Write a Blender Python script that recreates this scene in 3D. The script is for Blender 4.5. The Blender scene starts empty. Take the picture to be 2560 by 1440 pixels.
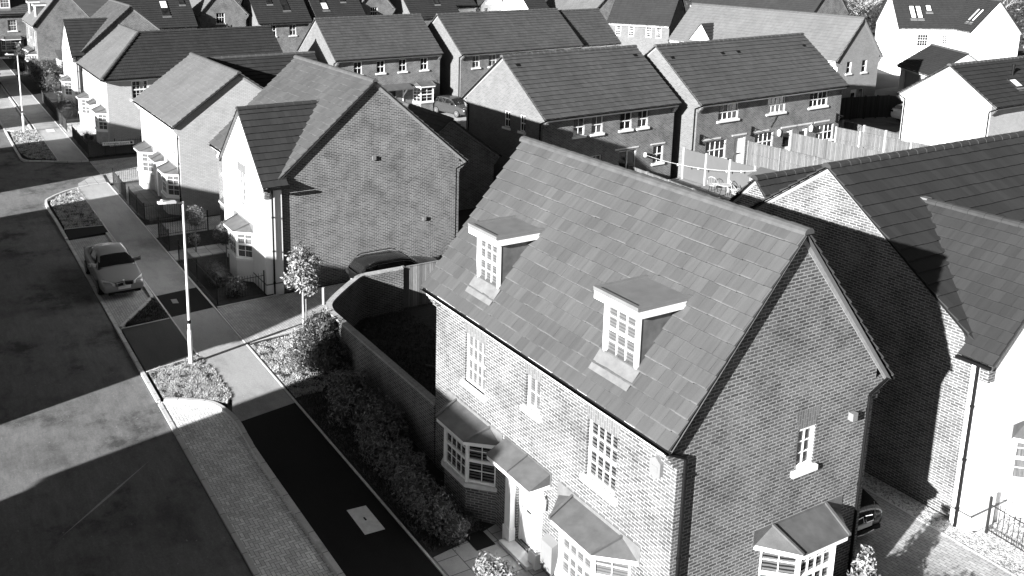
import bpy, math, random
from mathutils import Vector, Matrix
R = math.radians
rnd = random.Random(7)
sc = bpy.context.scene
COL = sc.collection

# ------------------------------------------------------------------ materials
def mat(name):
    m = bpy.data.materials.new(name); m.use_nodes = True
    nt = m.node_tree
    return m, nt, nt.nodes['Principled BSDF']

def N(nt, kind, **kw):
    n = nt.nodes.new(kind)
    for k, v in kw.items():
        if k in n.inputs: n.inputs[k].default_value = v
        else: setattr(n, k, v)
    return n

def g(v): return (v, v, v, 1)

def mathn(nt, op, a, b=None, clamp=False):
    n = nt.nodes.new('ShaderNodeMath'); n.operation = op; n.use_clamp = clamp
    for i, x in enumerate((a, b)):
        if x is None: continue
        if isinstance(x, (int, float)): n.inputs[i].default_value = x
        else: nt.links.new(x, n.inputs[i])
    return n.outputs[0]

def mixc(nt, f, a, b, mode='MIX'):
    n = nt.nodes.new('ShaderNodeMix'); n.data_type = 'RGBA'; n.blend_type = mode
    for s, x in ((0, f), (6, a), (7, b)):
        if isinstance(x, (int, float)): n.inputs[s].default_value = x if s == 0 else g(x)
        else: nt.links.new(x, n.inputs[s])
    return n.outputs[2]

def noise(nt, scale, detail=4, rough=.6, vec=None, stretch=None):
    n = N(nt, 'ShaderNodeTexNoise', Scale=scale, Detail=detail, Roughness=rough)
    tc = nt.nodes.new('ShaderNodeTexCoord').outputs['Object'] if vec is None else vec
    if stretch:
        mp = nt.nodes.new('ShaderNodeMapping'); mp.inputs['Scale'].default_value = stretch
        nt.links.new(tc, mp.inputs[0]); tc = mp.outputs[0]
    nt.links.new(tc, n.inputs['Vector'])
    return n.outputs['Fac']

def ramp(nt, fac, stops):
    r = nt.nodes.new('ShaderNodeValToRGB')
    e = r.color_ramp.elements
    e[0].position, e[0].color = stops[0][0], g(stops[0][1])
    e[1].position, e[1].color = stops[-1][0], g(stops[-1][1])
    for p, v in stops[1:-1]:
        x = e.new(p); x.color = g(v)
    nt.links.new(fac, r.inputs[0])
    return r.outputs[0]

def uvn(nt, name):
    n = nt.nodes.new('ShaderNodeUVMap'); n.uv_map = name
    return n.outputs[0]

def bump(nt, b, h, strength=.5, dist=.01):
    n = N(nt, 'ShaderNodeBump', Strength=strength, Distance=dist)
    nt.links.new(h, n.inputs['Height']); nt.links.new(n.outputs[0], b.inputs['Normal'])

def plain(name, v, rough=.6, var=.12, scale=3, metal=0, spec=.4, bumpd=0):
    m, nt, b = mat(name)
    f = noise(nt, scale, 5)
    nt.links.new(ramp(nt, f, [(.3, v * (1 - var)), (.7, min(1, v * (1 + var)))]), b.inputs['Base Color'])
    b.inputs['Roughness'].default_value = rough; b.inputs['Metallic'].default_value = metal
    b.inputs['Specular IOR Level'].default_value = spec
    if bumpd: bump(nt, b, noise(nt, 60, 3), .6, bumpd)
    return m

def brick(name, lo, hi, mortar, bw=.225, rh=.075, ms=.011, patch=.25, offs=.5, herring=False, spread=.0):
    m, nt, b = mat(name)
    uv = uvn(nt, 'UVMap')
    t = N(nt, 'ShaderNodeTexBrick', Scale=1.0)
    t.offset = offs
    t.inputs['Mortar Size'].default_value = ms; t.inputs['Mortar Smooth'].default_value = .15
    t.inputs['Brick Width'].default_value = bw; t.inputs['Row Height'].default_value = rh
    t.inputs['Color1'].default_value = g(lo); t.inputs['Color2'].default_value = g(hi)
    t.inputs['Mortar'].default_value = g(mortar); t.inputs['Bias'].default_value = spread
    nt.links.new(uv, t.inputs['Vector'])
    p = noise(nt, 1.1, 5, .65)
    c = mixc(nt, 1.0, t.outputs['Color'], ramp(nt, p, [(.3, 1 - patch), (.5, 1.0), (.72, 1 + patch * .8)]), 'MULTIPLY')
    p2 = noise(nt, 45, 3)
    c = mixc(nt, 1.0, c, ramp(nt, p2, [(.3, .82), (.7, 1.16)]), 'MULTIPLY')
    # pale efflorescence blooms
    e = ramp(nt, noise(nt, .9, 7, .75), [(.56, 0), (.72, .55)])
    c = mixc(nt, e, c, mortar * .8)
    nt.links.new(c, b.inputs['Base Color']); b.inputs['Roughness'].default_value = .85
    b.inputs['Specular IOR Level'].default_value = .25
    bump(nt, b, mathn(nt, 'SUBTRACT', 1.0, t.outputs['Fac']), .55, .008)
    return m

def tiles(name, v, var=.22, light=.55, spec=.35, rough=.62):
    m, nt, b = mat(name)
    sep = nt.nodes.new('ShaderNodeSeparateXYZ'); nt.links.new(uvn(nt, 'tid'), sep.inputs[0])
    tl = nt.nodes.new('ShaderNodeSeparateXYZ'); nt.links.new(uvn(nt, 'tl'), tl.inputs[0])
    base = ramp(nt, sep.outputs[0], [(0, v * (1 - var)), (.5, v), (1, v * (1 + var))])
    st = noise(nt, 1, 4, .6, uvn(nt, 'UVMap'), (9, .5, 1))
    c = mixc(nt, 1.0, base, ramp(nt, st, [(.28, .88), (.5, 1.0), (.75, 1.15)]), 'MULTIPLY')
    big = noise(nt, .35, 4)
    c = mixc(nt, 1.0, c, ramp(nt, big, [(.3, .88), (.7, 1.12)]), 'MULTIPLY')
    # pale lime bloom along the lower lip of some tiles
    lip = ramp(nt, tl.outputs[1], [(0, 1), (.05, .6), (.1, 0)])
    pick = ramp(nt, noise(nt, 1.3, 3, .6, uvn(nt, 'UVMap')), [(.46, 0), (.6, 1)])
    f = mathn(nt, 'MULTIPLY', mathn(nt, 'MULTIPLY', lip, pick), light)
    c = mixc(nt, f, c, min(.9, v * 3.0))
    # fine grit
    c = mixc(nt, 1.0, c, ramp(nt, noise(nt, 70, 2), [(.3, .9), (.7, 1.1)]), 'MULTIPLY')
    nt.links.new(c, b.inputs['Base Color'])
    b.inputs['Roughness'].default_value = rough; b.inputs['Specular IOR Level'].default_value = spec
    return m

def asphalt(name, v, stain=.5, fine=.2):
    m, nt, b = mat(name)
    c = ramp(nt, noise(nt, 40, 6, .8), [(.3, v * (1 - fine)), (.7, v * (1 + fine))])
    c = mixc(nt, 1.0, c, ramp(nt, noise(nt, .25, 6, .62), [(.33, 1 - stain), (.46, .95), (.7, 1.1)]), 'MULTIPLY')
    c = mixc(nt, 1.0, c, ramp(nt, noise(nt, 1.4, 5, .7, None, (.4, 1.4, 1)), [(.3, 1 - stain * .45), (.5, 1.0), (.7, 1.05)]), 'MULTIPLY')
    if stain > .4:
        c = mixc(nt, 1.0, c, ramp(nt, noise(nt, .33, 8, .72), [(.36, .38), (.45, .86), (.52, 1.0)]), 'MULTIPLY')
        c = mixc(nt, 1.0, c, ramp(nt, noise(nt, 5, 4, .8, None, (.25, 1, 1)), [(.3, .82), (.7, 1.12)]), 'MULTIPLY')
    c = mixc(nt, 1.0, c, ramp(nt, noise(nt, 14, 4, .8), [(.3, .86), (.7, 1.12)]), 'MULTIPLY')
    sp = ramp(nt, noise(nt, 9, 2, .5), [(.72, 0), (.76, .6)])
    c = mixc(nt, sp, c, min(.8, v * 1.8))
    nt.links.new(c, b.inputs['Base Color']); b.inputs['Roughness'].default_value = .9
    b.inputs['Specular IOR Level'].default_value = .2
    bump(nt, b, noise(nt, 120, 3, .8), .6, .004)
    return m

def paving(name, lo, hi, joint, bw=.2, rh=.1, ms=.008, herring=False):
    m, nt, b = mat(name)
    tc = nt.nodes.new('ShaderNodeTexCoord').outputs['Object']
    def bt(rot):
        mp = nt.nodes.new('ShaderNodeMapping'); mp.inputs['Rotation'].default_value = (0, 0, rot)
        nt.links.new(tc, mp.inputs[0])
        t = N(nt, 'ShaderNodeTexBrick', Scale=1.0)
        t.inputs['Mortar Size'].default_value = ms; t.inputs['Mortar Smooth'].default_value = .2
        t.inputs['Brick Width'].default_value = bw; t.inputs['Row Height'].default_value = rh
        t.inputs['Color1'].default_value = g(lo); t.inputs['Color2'].default_value = g(hi)
        t.inputs['Mortar'].default_value = g(joint)
        nt.links.new(mp.outputs[0], t.inputs['Vector'])
        return t
    if herring:
        # herringbone cell logic: unit u, index = floor(x)-floor(y) mod 4
        sep = nt.nodes.new('ShaderNodeSeparateXYZ')
        mp = nt.nodes.new('ShaderNodeMapping'); mp.inputs['Scale'].default_value = (1 / rh, 1 / rh, 1)
        mp.inputs['Rotation'].default_value = (0, 0, R(0))
        nt.links.new(tc, mp.inputs[0]); nt.links.new(mp.outputs[0], sep.inputs[0])
        x, y = sep.outputs[0], sep.outputs[1]
        fx, fy = mathn(nt, 'FLOOR', x), mathn(nt, 'FLOOR', y)
        d = mathn(nt, 'SUBTRACT', fx, fy)
        k = mathn(nt, 'SUBTRACT', d, mathn(nt, 'MULTIPLY', mathn(nt, 'FLOOR', mathn(nt, 'DIVIDE', d, 4.0)), 4.0))
        u, w = mathn(nt, 'SUBTRACT', x, fx), mathn(nt, 'SUBTRACT', y, fy)
        e = .05
        def lt(a, c): return mathn(nt, 'LESS_THAN', a, c)
        def gt(a, c): return mathn(nt, 'GREATER_THAN', a, c)
        is0 = lt(k, .5); is1 = mathn(nt, 'MULTIPLY', gt(k, .5), lt(k, 1.5)); is2 = mathn(nt, 'MULTIPLY', gt(k, 1.5), lt(k, 2.5)); is3 = gt(k, 2.5)
        L_, R_, B_, T_ = lt(u, e), gt(u, 1 - e), lt(w, e), gt(w, 1 - e)
        mx = lambda a, c: mathn(nt, 'MAXIMUM', a, c)
        j0 = mx(mx(B_, T_), L_)    # left half of a horizontal brick (k=0), right half k=1
        j1 = mx(mx(B_, T_), R_)
        j2 = mx(mx(L_, R_), T_)    # k=2: top half of a vertical brick, k=3 bottom half
        j3 = mx(mx(L_, R_), B_)
        mul = lambda a, c: mathn(nt, 'MULTIPLY', a, c)
        j = mathn(nt, 'ADD', mathn(nt, 'ADD', mul(is0, j0), mul(is1, j1)), mathn(nt, 'ADD', mul(is2, j2), mul(is3, j3)))
        # brick ids
        bx = mathn(nt, 'SUBTRACT', fx, is1); by = mathn(nt, 'ADD', fy, is3)
        cmb = nt.nodes.new('ShaderNodeCombineXYZ'); nt.links.new(bx, cmb.inputs[0]); nt.links.new(by, cmb.inputs[1])
        wn = nt.nodes.new('ShaderNodeTexWhiteNoise'); wn.noise_dimensions = '2D'; nt.links.new(cmb.outputs[0], wn.inputs['Vector'])
        col = ramp(nt, wn.outputs['Value'], [(0, lo), (1, hi)])
        c = mixc(nt, j, col, joint); fac = j
    else:
        t = bt(0); c = t.outputs['Color']; fac = t.outputs['Fac']
    c = mixc(nt, 1.0, c, ramp(nt, noise(nt, .8, 5, .65), [(.3, .75), (.7, 1.18)]), 'MULTIPLY')
    c = mixc(nt, 1.0, c, ramp(nt, noise(nt, 50, 3), [(.3, .88), (.7, 1.12)]), 'MULTIPLY')
    nt.links.new(c, b.inputs['Base Color']); b.inputs['Roughness'].default_value = .85
    b.inputs['Specular IOR Level'].default_value = .25
    bump(nt, b, mathn(nt, 'SUBTRACT', 1.0, fac), .5, .006)
    return m

def gravel(name, lo, hi):
    m, nt, b = mat(name)
    v = N(nt, 'ShaderNodeTexVoronoi', Scale=28.0)
    tc = nt.nodes.new('ShaderNodeTexCoord').outputs['Object']; nt.links.new(tc, v.inputs['Vector'])
    s = nt.nodes.new('ShaderNodeSeparateXYZ'); nt.links.new(v.outputs['Color'], s.inputs[0])
    c = ramp(nt, s.outputs[0], [(0, lo), (.4, hi * .8), (1, hi)])
    c = mixc(nt, 1.0, c, ramp(nt, noise(nt, 5, 5, .75), [(.35, .35), (.5, 1.0)]), 'MULTIPLY')
    nt.links.new(c, b.inputs['Base Color']); b.inputs['Roughness'].default_value = .9
    bump(nt, b, mathn(nt, 'SUBTRACT', 1.0, v.outputs['Distance']), 1.0, .03)
    return m

def leafm(name, lo, hi, rough=.45, spec=.5):
    m, nt, b = mat(name)
    s = nt.nodes.new('ShaderNodeSeparateXYZ'); nt.links.new(uvn(nt, 'UVMap'), s.inputs[0])
    nt.links.new(ramp(nt, s.outputs[0], [(0, lo), (1, hi)]), b.inputs['Base Color'])
    b.inputs['Roughness'].default_value = rough; b.inputs['Specular IOR Level'].default_value = spec
    return m

def panem(name, kind):
    m, nt, b = mat(name)
    uv = uvn(nt, 'UVMap'); s = nt.nodes.new('ShaderNodeSeparateXYZ'); nt.links.new(uv, s.inputs[0])
    if kind == 'dark':
        c = ramp(nt, noise(nt, 1.2, 2, .5, uv), [(.35, .008), (.75, .045)])
    elif kind == 'blind':
        w = N(nt, 'ShaderNodeTexWave', Scale=4.2, Distortion=0.0); w.bands_direction = 'Y'
        nt.links.new(uv, w.inputs['Vector'])
        c = mixc(nt, .0, ramp(nt, w.outputs['Fac'], [(.2, .07), (.45, .125)]), 0.0)
    elif kind == 'slat':
        w = N(nt, 'ShaderNodeTexWave', Scale=3.4, Distortion=1.2); w.bands_direction = 'Y'
        nt.links.new(uv, w.inputs['Vector'])
        c = ramp(nt, w.outputs['Fac'], [(.35, .01), (.62, .1)])
    else:
        c = ramp(nt, noise(nt, 5, 3, .5, uv, (3, .4, 1)), [(.3, .05), (.7, .16)])
    nt.links.new(c, b.inputs['Base Color'])
    b.inputs['Roughness'].default_value = .06; b.inputs['Specular IOR Level'].default_value = .6
    return m

MT = {}
MT['brick'] = brick('red_brick', .062, .13, .30, patch=.34)
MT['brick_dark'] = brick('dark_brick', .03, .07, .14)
MT['brick_mid'] = brick('mid_brick', .24, .30, .34, patch=.1, ms=.008)
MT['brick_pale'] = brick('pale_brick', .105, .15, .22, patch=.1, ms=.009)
MT['brick_paint'] = brick('painted_brick', .50, .57, .28, patch=.08, ms=.006)
MT['arch'] = brick('arch_brick', .11, .16, .2, bw=.215, rh=.075, patch=.1)
MT['plinth'] = brick('plinth_brick', .04, .09, .3)
MT['render'] = plain('white_render', .82, .8, .03, 2)
MT['white'] = plain('white_upvc', .85, .35, .02, 2)
MT['cream'] = plain('weathered_stone', .62, .8, .12, 6, bumpd=.003)
MT['tile'] = tiles('concrete_roof_tile', .074, .12, .5)
MT['tile_dark'] = tiles('dark_roof_tile', .032, .13, .12)
MT['tile_slate'] = tiles('slate_roof_tile', .032, .08, .05)
MT['tile_grey'] = tiles('grey_roof_tile', .13, .06, .2)
MT['ridge'] = plain('ridge_tile', .075, .7, .25, 4)
MT['ridge_d'] = plain('ridge_tile_dark', .035, .7, .2, 4)
MT['lead'] = plain('lead_sheet', .105, .5, .22, 3, 0.1, .4)
MT['leadw'] = plain('weathered_lead', .15, .6, .2, 5)
MT['leadt'] = plain('lead_flat_roof', .17, .5, .12, 3, .0, .4)
MT['leadd'] = plain('dark_lead_cheek', .12, .5, .3, 3, .2, .4)
MT['black'] = plain('black_plastic', .008, .5, .1, 3, 0, .12)
MT['iron'] = plain('black_iron', .015, .5, .2, 6)
MT['mortar'] = brick('verge_mortar', .40, .46, .18, bw=.12, rh=.5, ms=.012, patch=.1)
MT['verge'] = plain('verge_bedding', .26, .85, .2, 8)
MT['soffit'] = plain('soffit_board', .5, .6, .05, 2)
MT['road'] = asphalt('road_asphalt', .18, .45)
MT['foot'] = asphalt('footway_asphalt', .38, .35, .25)
MT['newtar'] = asphalt('fresh_tarmac', .012, .3, .3)
MT['midtar'] = asphalt('patched_tarmac', .09, .35, .3)
MT['kerb'] = brick('kerb_stone', .5, .6, .12, bw=.915, rh=3, ms=.012, patch=.15)
MT['block'] = paving('herringbone_block', .62, .9, .09, .2, .1, .008, True)
MT['blockd'] = paving('driveway_block', .38, .5, .2, .2, .1, .008)
MT['slab'] = paving('paving_slab', .36, .42, .1, .6, .6, .012)
MT['slabd'] = paving('dark_paving_slab', .10, .14, .05, .6, .6, .012)
MT['slabm'] = paving('yard_slab', .2, .26, .08, .6, .6, .012)
MT['soil'] = plain('garden_soil', .028, .95, .5, 5, bumpd=.02)
MT['lawn'] = plain('lawn_turf', .045, .95, .45, 7, bumpd=.02)
MT['gravel'] = gravel('pale_gravel', .12, .75)
MT['ground'] = plain('rough_ground', .05, .95, .4, .2)
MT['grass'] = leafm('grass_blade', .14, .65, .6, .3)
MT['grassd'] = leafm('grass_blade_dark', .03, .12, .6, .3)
MT['leaf'] = leafm('glossy_leaf', .10, .34)
MT['leafd'] = leafm('dark_leaf', .015, .12)
MT['leafm'] = leafm('mid_leaf', .02, .25)
MT['leafl'] = leafm('pale_leaf', .08, .42)
MT['leafw'] = leafm('woodland_leaf', .012, .08)
MT['bark'] = plain('bark', .16, .9, .3, 12)
MT['barkl'] = plain('pale_bark', .45, .8, .25, 12)
MT['twig'] = leafm('bare_twig', .05, .25, .8, .2)
MT['dark'] = panem('window_glass', 'dark')
MT['blind'] = panem('glass_white_blind', 'blind')
MT['slat'] = panem('glass_slatted_blind', 'slat')
MT['net'] = panem('glass_net_curtain', 'net')
MT['sky'] = plain('rooflight_sky_reflection', .9, .03, .02, 2, 0, 1.0)  # sky's reflection in the panes, put into a near-white base colour
MT['galv'] = plain('galvanised_steel', .78, .35, .06, 4, .1, .5)
MT['timber'] = brick('weathered_fence_board', .30, .62, .16, bw=2.4, rh=.11, ms=.006, patch=.3)
MT['timberv'] = None
MT['timber_dark'] = plain('dark_stained_timber', .035, .85, .4, 6)
MT['panel'] = plain('smooth_grey_panel', .10, .6, .05, 2)
MT['post'] = plain('concrete_post', .4, .8, .06, 4)
MT['post_t'] = plain('timber_post', .16, .85, .3, 8)
MT['wood'] = plain('pale_timber', .42, .8, .2, 9)
MT['paint_silver'] = plain('silver_car_paint', .32, .22, .02, 1, .25, .7)
MT['paint_black'] = plain('black_car_paint', .008, .15, .02, 1, 0, .6)
MT['paint_grey'] = plain('grey_car_paint', .09, .2, .02, 1, .5, .5)
MT['paint_white'] = plain('white_car_paint', .7, .2, .02, 1, 0, .5)
MT['chrome'] = plain('chrome_trim', .85, .12, .02, 1, 1, .5)
MT['tyre'] = plain('tyre_rubber', .015, .8, .1, 5)
MT['rim'] = plain('alloy_rim', .5, .3, .05, 5, .8, .5)
MT['lamp'] = plain('headlamp_lens', .8, .3, .1, 20, 0, .8)
MT['plate'] = plain('number_plate', .75, .4, .02, 2)
MT['text'] = plain('sign_lettering', .01, .6, 0, 1)
MT['mat'] = plain('rubber_doormat', .006, .95, .3, 20)
MT['stain'] = plain('limestone_sill', .80, .7, .05, 4)
MT['metalb'] = plain('meter_box', .2, .5, .05, 3)

# vertical timber boards: rotate the pattern by using height as the long way
def board(name, lo, hi, gap):
    m, nt, b = mat(name)
    uv = uvn(nt, 'UVMap'); mp = nt.nodes.new('ShaderNodeMapping'); mp.inputs['Rotation'].default_value = (0, 0, R(90))
    nt.links.new(uv, mp.inputs[0])
    t = N(nt, 'ShaderNodeTexBrick', Scale=1.0); t.offset = 0
    t.inputs['Mortar Size'].default_value = .006; t.inputs['Brick Width'].default_value = 9.0; t.inputs['Row Height'].default_value = .11
    t.inputs['Color1'].default_value = g(lo); t.inputs['Color2'].default_value = g(hi); t.inputs['Mortar'].default_value = g(gap)
    nt.links.new(mp.outputs[0], t.inputs['Vector'])
    gr = noise(nt, 2, 6, .7, uv, (14, 1.2, 1))
    c = mixc(nt, 1.0, t.outputs['Color'], ramp(nt, gr, [(.3, .62), (.5, 1.0), (.7, 1.25)]), 'MULTIPLY')
    nt.links.new(c, b.inputs['Base Color']); b.inputs['Roughness'].default_value = .85
    bump(nt, b, mathn(nt, 'SUBTRACT', 1.0, t.outputs['Fac']), .6, .01)
    return m
MT['timber'] = board('weathered_fence_board', .09, .16, .025)
MT['timber_dark'] = board('dark_fence_board', .018, .045, .008)
MT['timber_mid'] = board('stained_fence_board', .14, .34, .05)

# ------------------------------------------------------------------ mesh helper
class M:
    def __init__(s): s.v = []; s.f = []; s.uv = []; s.mi = []; s.tid = []; s.tl = []; s.sm = []
    def face(s, pts, mi=0, uv=None, tid=(0, 0), tl=None, smooth=False):
        i = len(s.v); pts = [Vector(p) for p in pts]
        s.v += [tuple(p) for p in pts]; s.f.append(tuple(range(i, i + len(pts))))
        if uv is None:
            n = Vector((0, 0, 0))
            for k in range(len(pts)):
                a, b = pts[k], pts[(k + 1) % len(pts)]
                n += Vector(((a.y - b.y) * (a.z + b.z), (a.z - b.z) * (a.x + b.x), (a.x - b.x) * (a.y + b.y)))
            if n.length < 1e-12: n = Vector((0, 0, 1))
            n.normalize()
            if abs(n.z) > .95: uv = [(p.x, p.y) for p in pts]
            else:
                u = Vector((0, 0, 1)).cross(n).normalized(); w = n.cross(u)
                uv = [(p.dot(u), p.dot(w)) for p in pts]
        s.uv.append(uv); s.mi.append(mi); s.tid.append(tid); s.tl.append(tl or [(0, .5)] * len(pts)); s.sm.append(smooth)
    def box(s, a, b, mi=0, skip=()):
        x0, y0, z0 = a; x1, y1, z1 = b
        F = {'-z': [(x0, y0, z0), (x0, y1, z0), (x1, y1, z0), (x1, y0, z0)], '+z': [(x0, y0, z1), (x1, y0, z1), (x1, y1, z1), (x0, y1, z1)],
             '-y': [(x0, y0, z0), (x1, y0, z0), (x1, y0, z1), (x0, y0, z1)], '+y': [(x1, y1, z0), (x0, y1, z0), (x0, y1, z1), (x1, y1, z1)],
             '-x': [(x0, y1, z0), (x0, y0, z0), (x0, y0, z1), (x0, y1, z1)], '+x': [(x1, y0, z0), (x1, y1, z0), (x1, y1, z1), (x1, y0, z1)]}
        for k, q in F.items():
            if k not in skip: s.face(q, mi)
    def obox(s, o, u, w, n, mi=0):     # oriented box from corner o and edge vectors
        o, u, w, n = Vector(o), Vector(u), Vector(w), Vector(n)
        if u.cross(w).dot(n) < 0: u, w = w, u
        for q in ([o, o + w, o + u + w, o + u], [o + n, o + n + u, o + n + u + w, o + n + w], [o, o + u, o + u + n, o + n],
                  [o + w + u, o + w, o + w + n, o + u + w + n], [o + w, o, o + n, o + w + n], [o + u, o + u + w, o + u + w + n, o + u + n]):
            s.face(q, mi)
    def prism(s, poly, d, mi=0, caps=True):
        d = Vector(d); p = [Vector(x) for x in poly]; n = len(p)
        for k in range(n):
            a, b = p[k], p[(k + 1) % n]; s.face([a, b, b + d, a + d], mi)
        if caps: s.face(p[::-1], mi); s.face([x + d for x in p], mi)
    def tube(s, pts, r, seg=6, mi=0, r2=None, smooth=True):
        pts = [Vector(p) for p in pts]; rings = []
        for i, p in enumerate(pts):
            d = (pts[min(i + 1, len(pts) - 1)] - pts[max(i - 1, 0)]).normalized()
            a = d.orthogonal().normalized() if abs(d.z) < .9 else Vector((1, 0, 0)); a = (a - d * a.dot(d)).normalized(); b = d.cross(a)
            rr = r if r2 is None else r + (r2 - r) * i / (len(pts) - 1)
            rings.append([p + a * rr * math.cos(2 * math.pi * k / seg) + b * rr * math.sin(2 * math.pi * k / seg) for k in range(seg)])
        for i in range(len(rings) - 1):
            for k in range(seg):
                k2 = (k + 1) % seg; s.face([rings[i][k], rings[i][k2], rings[i + 1][k2], rings[i + 1][k]], mi, smooth=smooth)
        s.face(rings[0][::-1], mi); s.face(rings[-1], mi)
    def build(s, name, mats, parent=None, loc=(0, 0, 0), rz=0, weld=False):
        me = bpy.data.meshes.new(name); me.from_pydata(s.v, [], s.f)
        if not isinstance(mats, (list, tuple)): mats = [mats]
        for m in mats: me.materials.append(MT[m] if isinstance(m, str) else m)
        me.polygons.foreach_set('material_index', s.mi)
        me.polygons.foreach_set('use_smooth', s.sm)
        for nm, dat in (('UVMap', [c for u in s.uv for p in u for c in p]),):
            l = me.uv_layers.new(name=nm); l.data.foreach_set('uv', dat)
        if any(t != (0, 0) for t in s.tid):
            l = me.uv_layers.new(name='tid'); l.data.foreach_set('uv', [c for t, f in zip(s.tid, s.f) for _ in f for c in t])
            l = me.uv_layers.new(name='tl'); l.data.foreach_set('uv', [c for t in s.tl for p in t for c in p])
        if weld:
            import bmesh
            bm = bmesh.new(); bm.from_mesh(me); bmesh.ops.remove_doubles(bm, verts=bm.verts, dist=.0005); bmesh.ops.recalc_face_normals(bm, faces=bm.faces); bm.to_mesh(me); bm.free()
        me.update()
        o = bpy.data.objects.new(name, me); COL.objects.link(o); o.location = loc; o.rotation_euler.z = rz
        if parent: o.parent = parent
        return o

def tag(o, label=None, cat=None, group=None, kind=None):
    for k, v in (('label', label), ('category', cat), ('group', group), ('kind', kind)):
        if v: o[k] = v
    return o

def thing(name, label, cat, loc=(0, 0, 0), rz=0, group=None):
    o = bpy.data.objects.new(name, None); COL.objects.link(o); o.location = loc; o.rotation_euler.z = rz; o.empty_display_size = .2
    return tag(o, label, cat, group)

def children_of(o): return [c for c in bpy.data.objects if c.parent == o]
def copy_tree(o, parent=None, kids=None):
    if kids is None:
        kids = {}
        for c in bpy.data.objects:
            if c.parent: kids.setdefault(c.parent.name, []).append(c)
    c = o.copy(); COL.objects.link(c); c.parent = parent
    for ch in kids.get(o.name, []): copy_tree(ch, c, kids)
    return c

# ------------------------------------------------------------------ roof tiles
def tile_slope(m, O, u, s, Ls, uL, uR, tw=.30, ex=.34, t=.05, mi=0, jit=.004, rr=rnd):
    """O eave origin, u along the eave, s up the slope, Ls slope length, uL/uR(s) the range along u."""
    O, u, s = Vector(O), Vector(u).normalized(), Vector(s).normalized(); n = u.cross(s)
    if n.z < 0: n = -n; flip = True
    else: flip = False
    rows = max(1, round(Ls / ex)); e = Ls / rows
    for i in range(rows):
        s0, s1 = i * e, (i + 1) * e
        a0, b0, a1, b1 = uL(s0), uR(s0), uL(s1), uR(s1)
        lo, hi = min(a0, a1), max(b0, b1)
        off = (i % 2) * tw * .5
        k0 = math.floor((lo - off) / tw); k1 = math.ceil((hi - off) / tw)
        for k in range(k0, k1):
            x0, x1 = off + k * tw, off + (k + 1) * tw
            if i % 2 == 0 and False: pass
            p0, q0 = max(x0, a0), min(x1, b0); p1, q1 = max(x0, a1), min(x1, b1)
            if x1 - .03 < lo or x0 + .03 > hi: continue
            if q0 < p0: p0 = q0 = (a0 if x1 <= a0 else b0) if (x1 <= a0 or x0 >= b0) else p0
            if q1 < p1: p1 = q1 = (a1 if x1 <= a1 else b1) if (x1 <= a1 or x0 >= b1) else p1
            j = rr.uniform(0, jit); j2 = rr.uniform(0, jit); ds = rr.uniform(-.008, .008)
            A = O + u * (p0 + .0018) + s * (s0 + ds) + n * (t + j); B = O + u * (q0 - .0018) + s * (s0 + ds) + n * (t + j2)
            C_ = O + u * (q1 - .0018) + s * (s1 + .02) + n * .002; D = O + u * (p1 + .0018) + s * (s1 + .02) + n * .002
            tid = (rr.random() * .98 + .01, rr.random())
            uv = [(p0, s0), (q0, s0), (q1, s1), (p1, s1)]
            tl = [(0, 0), (1, 0), (1, 1), (0, 1)]
            P, UV, TL = ([A, B, C_, D], uv, tl) if not flip else ([B, A, D, C_], [uv[1], uv[0], uv[3], uv[2]], [tl[1], tl[0], tl[3], tl[2]])
            m.face(P, mi, UV, tid, TL)
            A2, B2 = A - n * (t + j + .004), B - n * (t + j2 + .004)
            Q = [A2, B2, B, A] if not flip else [B2, A2, A, B]
            m.face(Q, mi, [(p0, s0), (q0, s0), (q0, s0 + .02), (p0, s0 + .02)], (tid[0] * .7, tid[1]), [(0, .5)] * 4)
            if k == k0 or k == k1 - 1 or True:
                # side lips at the two verges
                if p0 <= a0 + 1e-6: m.face([A2, A, D, D - n * .02] if not flip else [A2, D - n * .02, D, A], mi, [(0, s0)] * 4, tid, [(0, .5)] * 4)
                if q0 >= b0 - 1e-6: m.face([B2, C_ - n * .02, C_, B] if not flip else [B2, B, C_, C_ - n * .02], mi, [(0, s0)] * 4, tid, [(0, .5)] * 4)

def ridge_tiles(m, a, b, r=.14, seg=.45, mi=0, rr=rnd, cap=True):
    a, b = Vector(a), Vector(b); d = b - a; L = d.length; d.normalize(); n = max(1, round(L / seg)); e = L / n
    side = Vector((0, 0, 1)).cross(d).normalized(); up = d.cross(side)
    if up.z < 0: up = -up
    K = 7
    for i in range(n):
        p0, p1 = a + d * (i * e), a + d * ((i + 1) * e + .015)
        ra, rb = r * 1.08, r * .95; tid = (rr.random() * .98 + .01, 0)
        ring = lambda p, q: [p + side * q * 1.05 * math.cos(math.pi * (1.08 * k / (K - 1) - .04)) + up * q * .85 * math.sin(math.pi * (1.08 * k / (K - 1) - .04)) for k in range(K)]
        A, B = ring(p0, ra), ring(p1, rb)
        for k in range(K - 1): m.face([A[k], B[k], B[k + 1], A[k + 1]], mi, tid=tid, smooth=True)
        if i == 0 or True: m.face(A[::-1], mi)
        if i == n - 1: m.face(B, mi)

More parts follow.
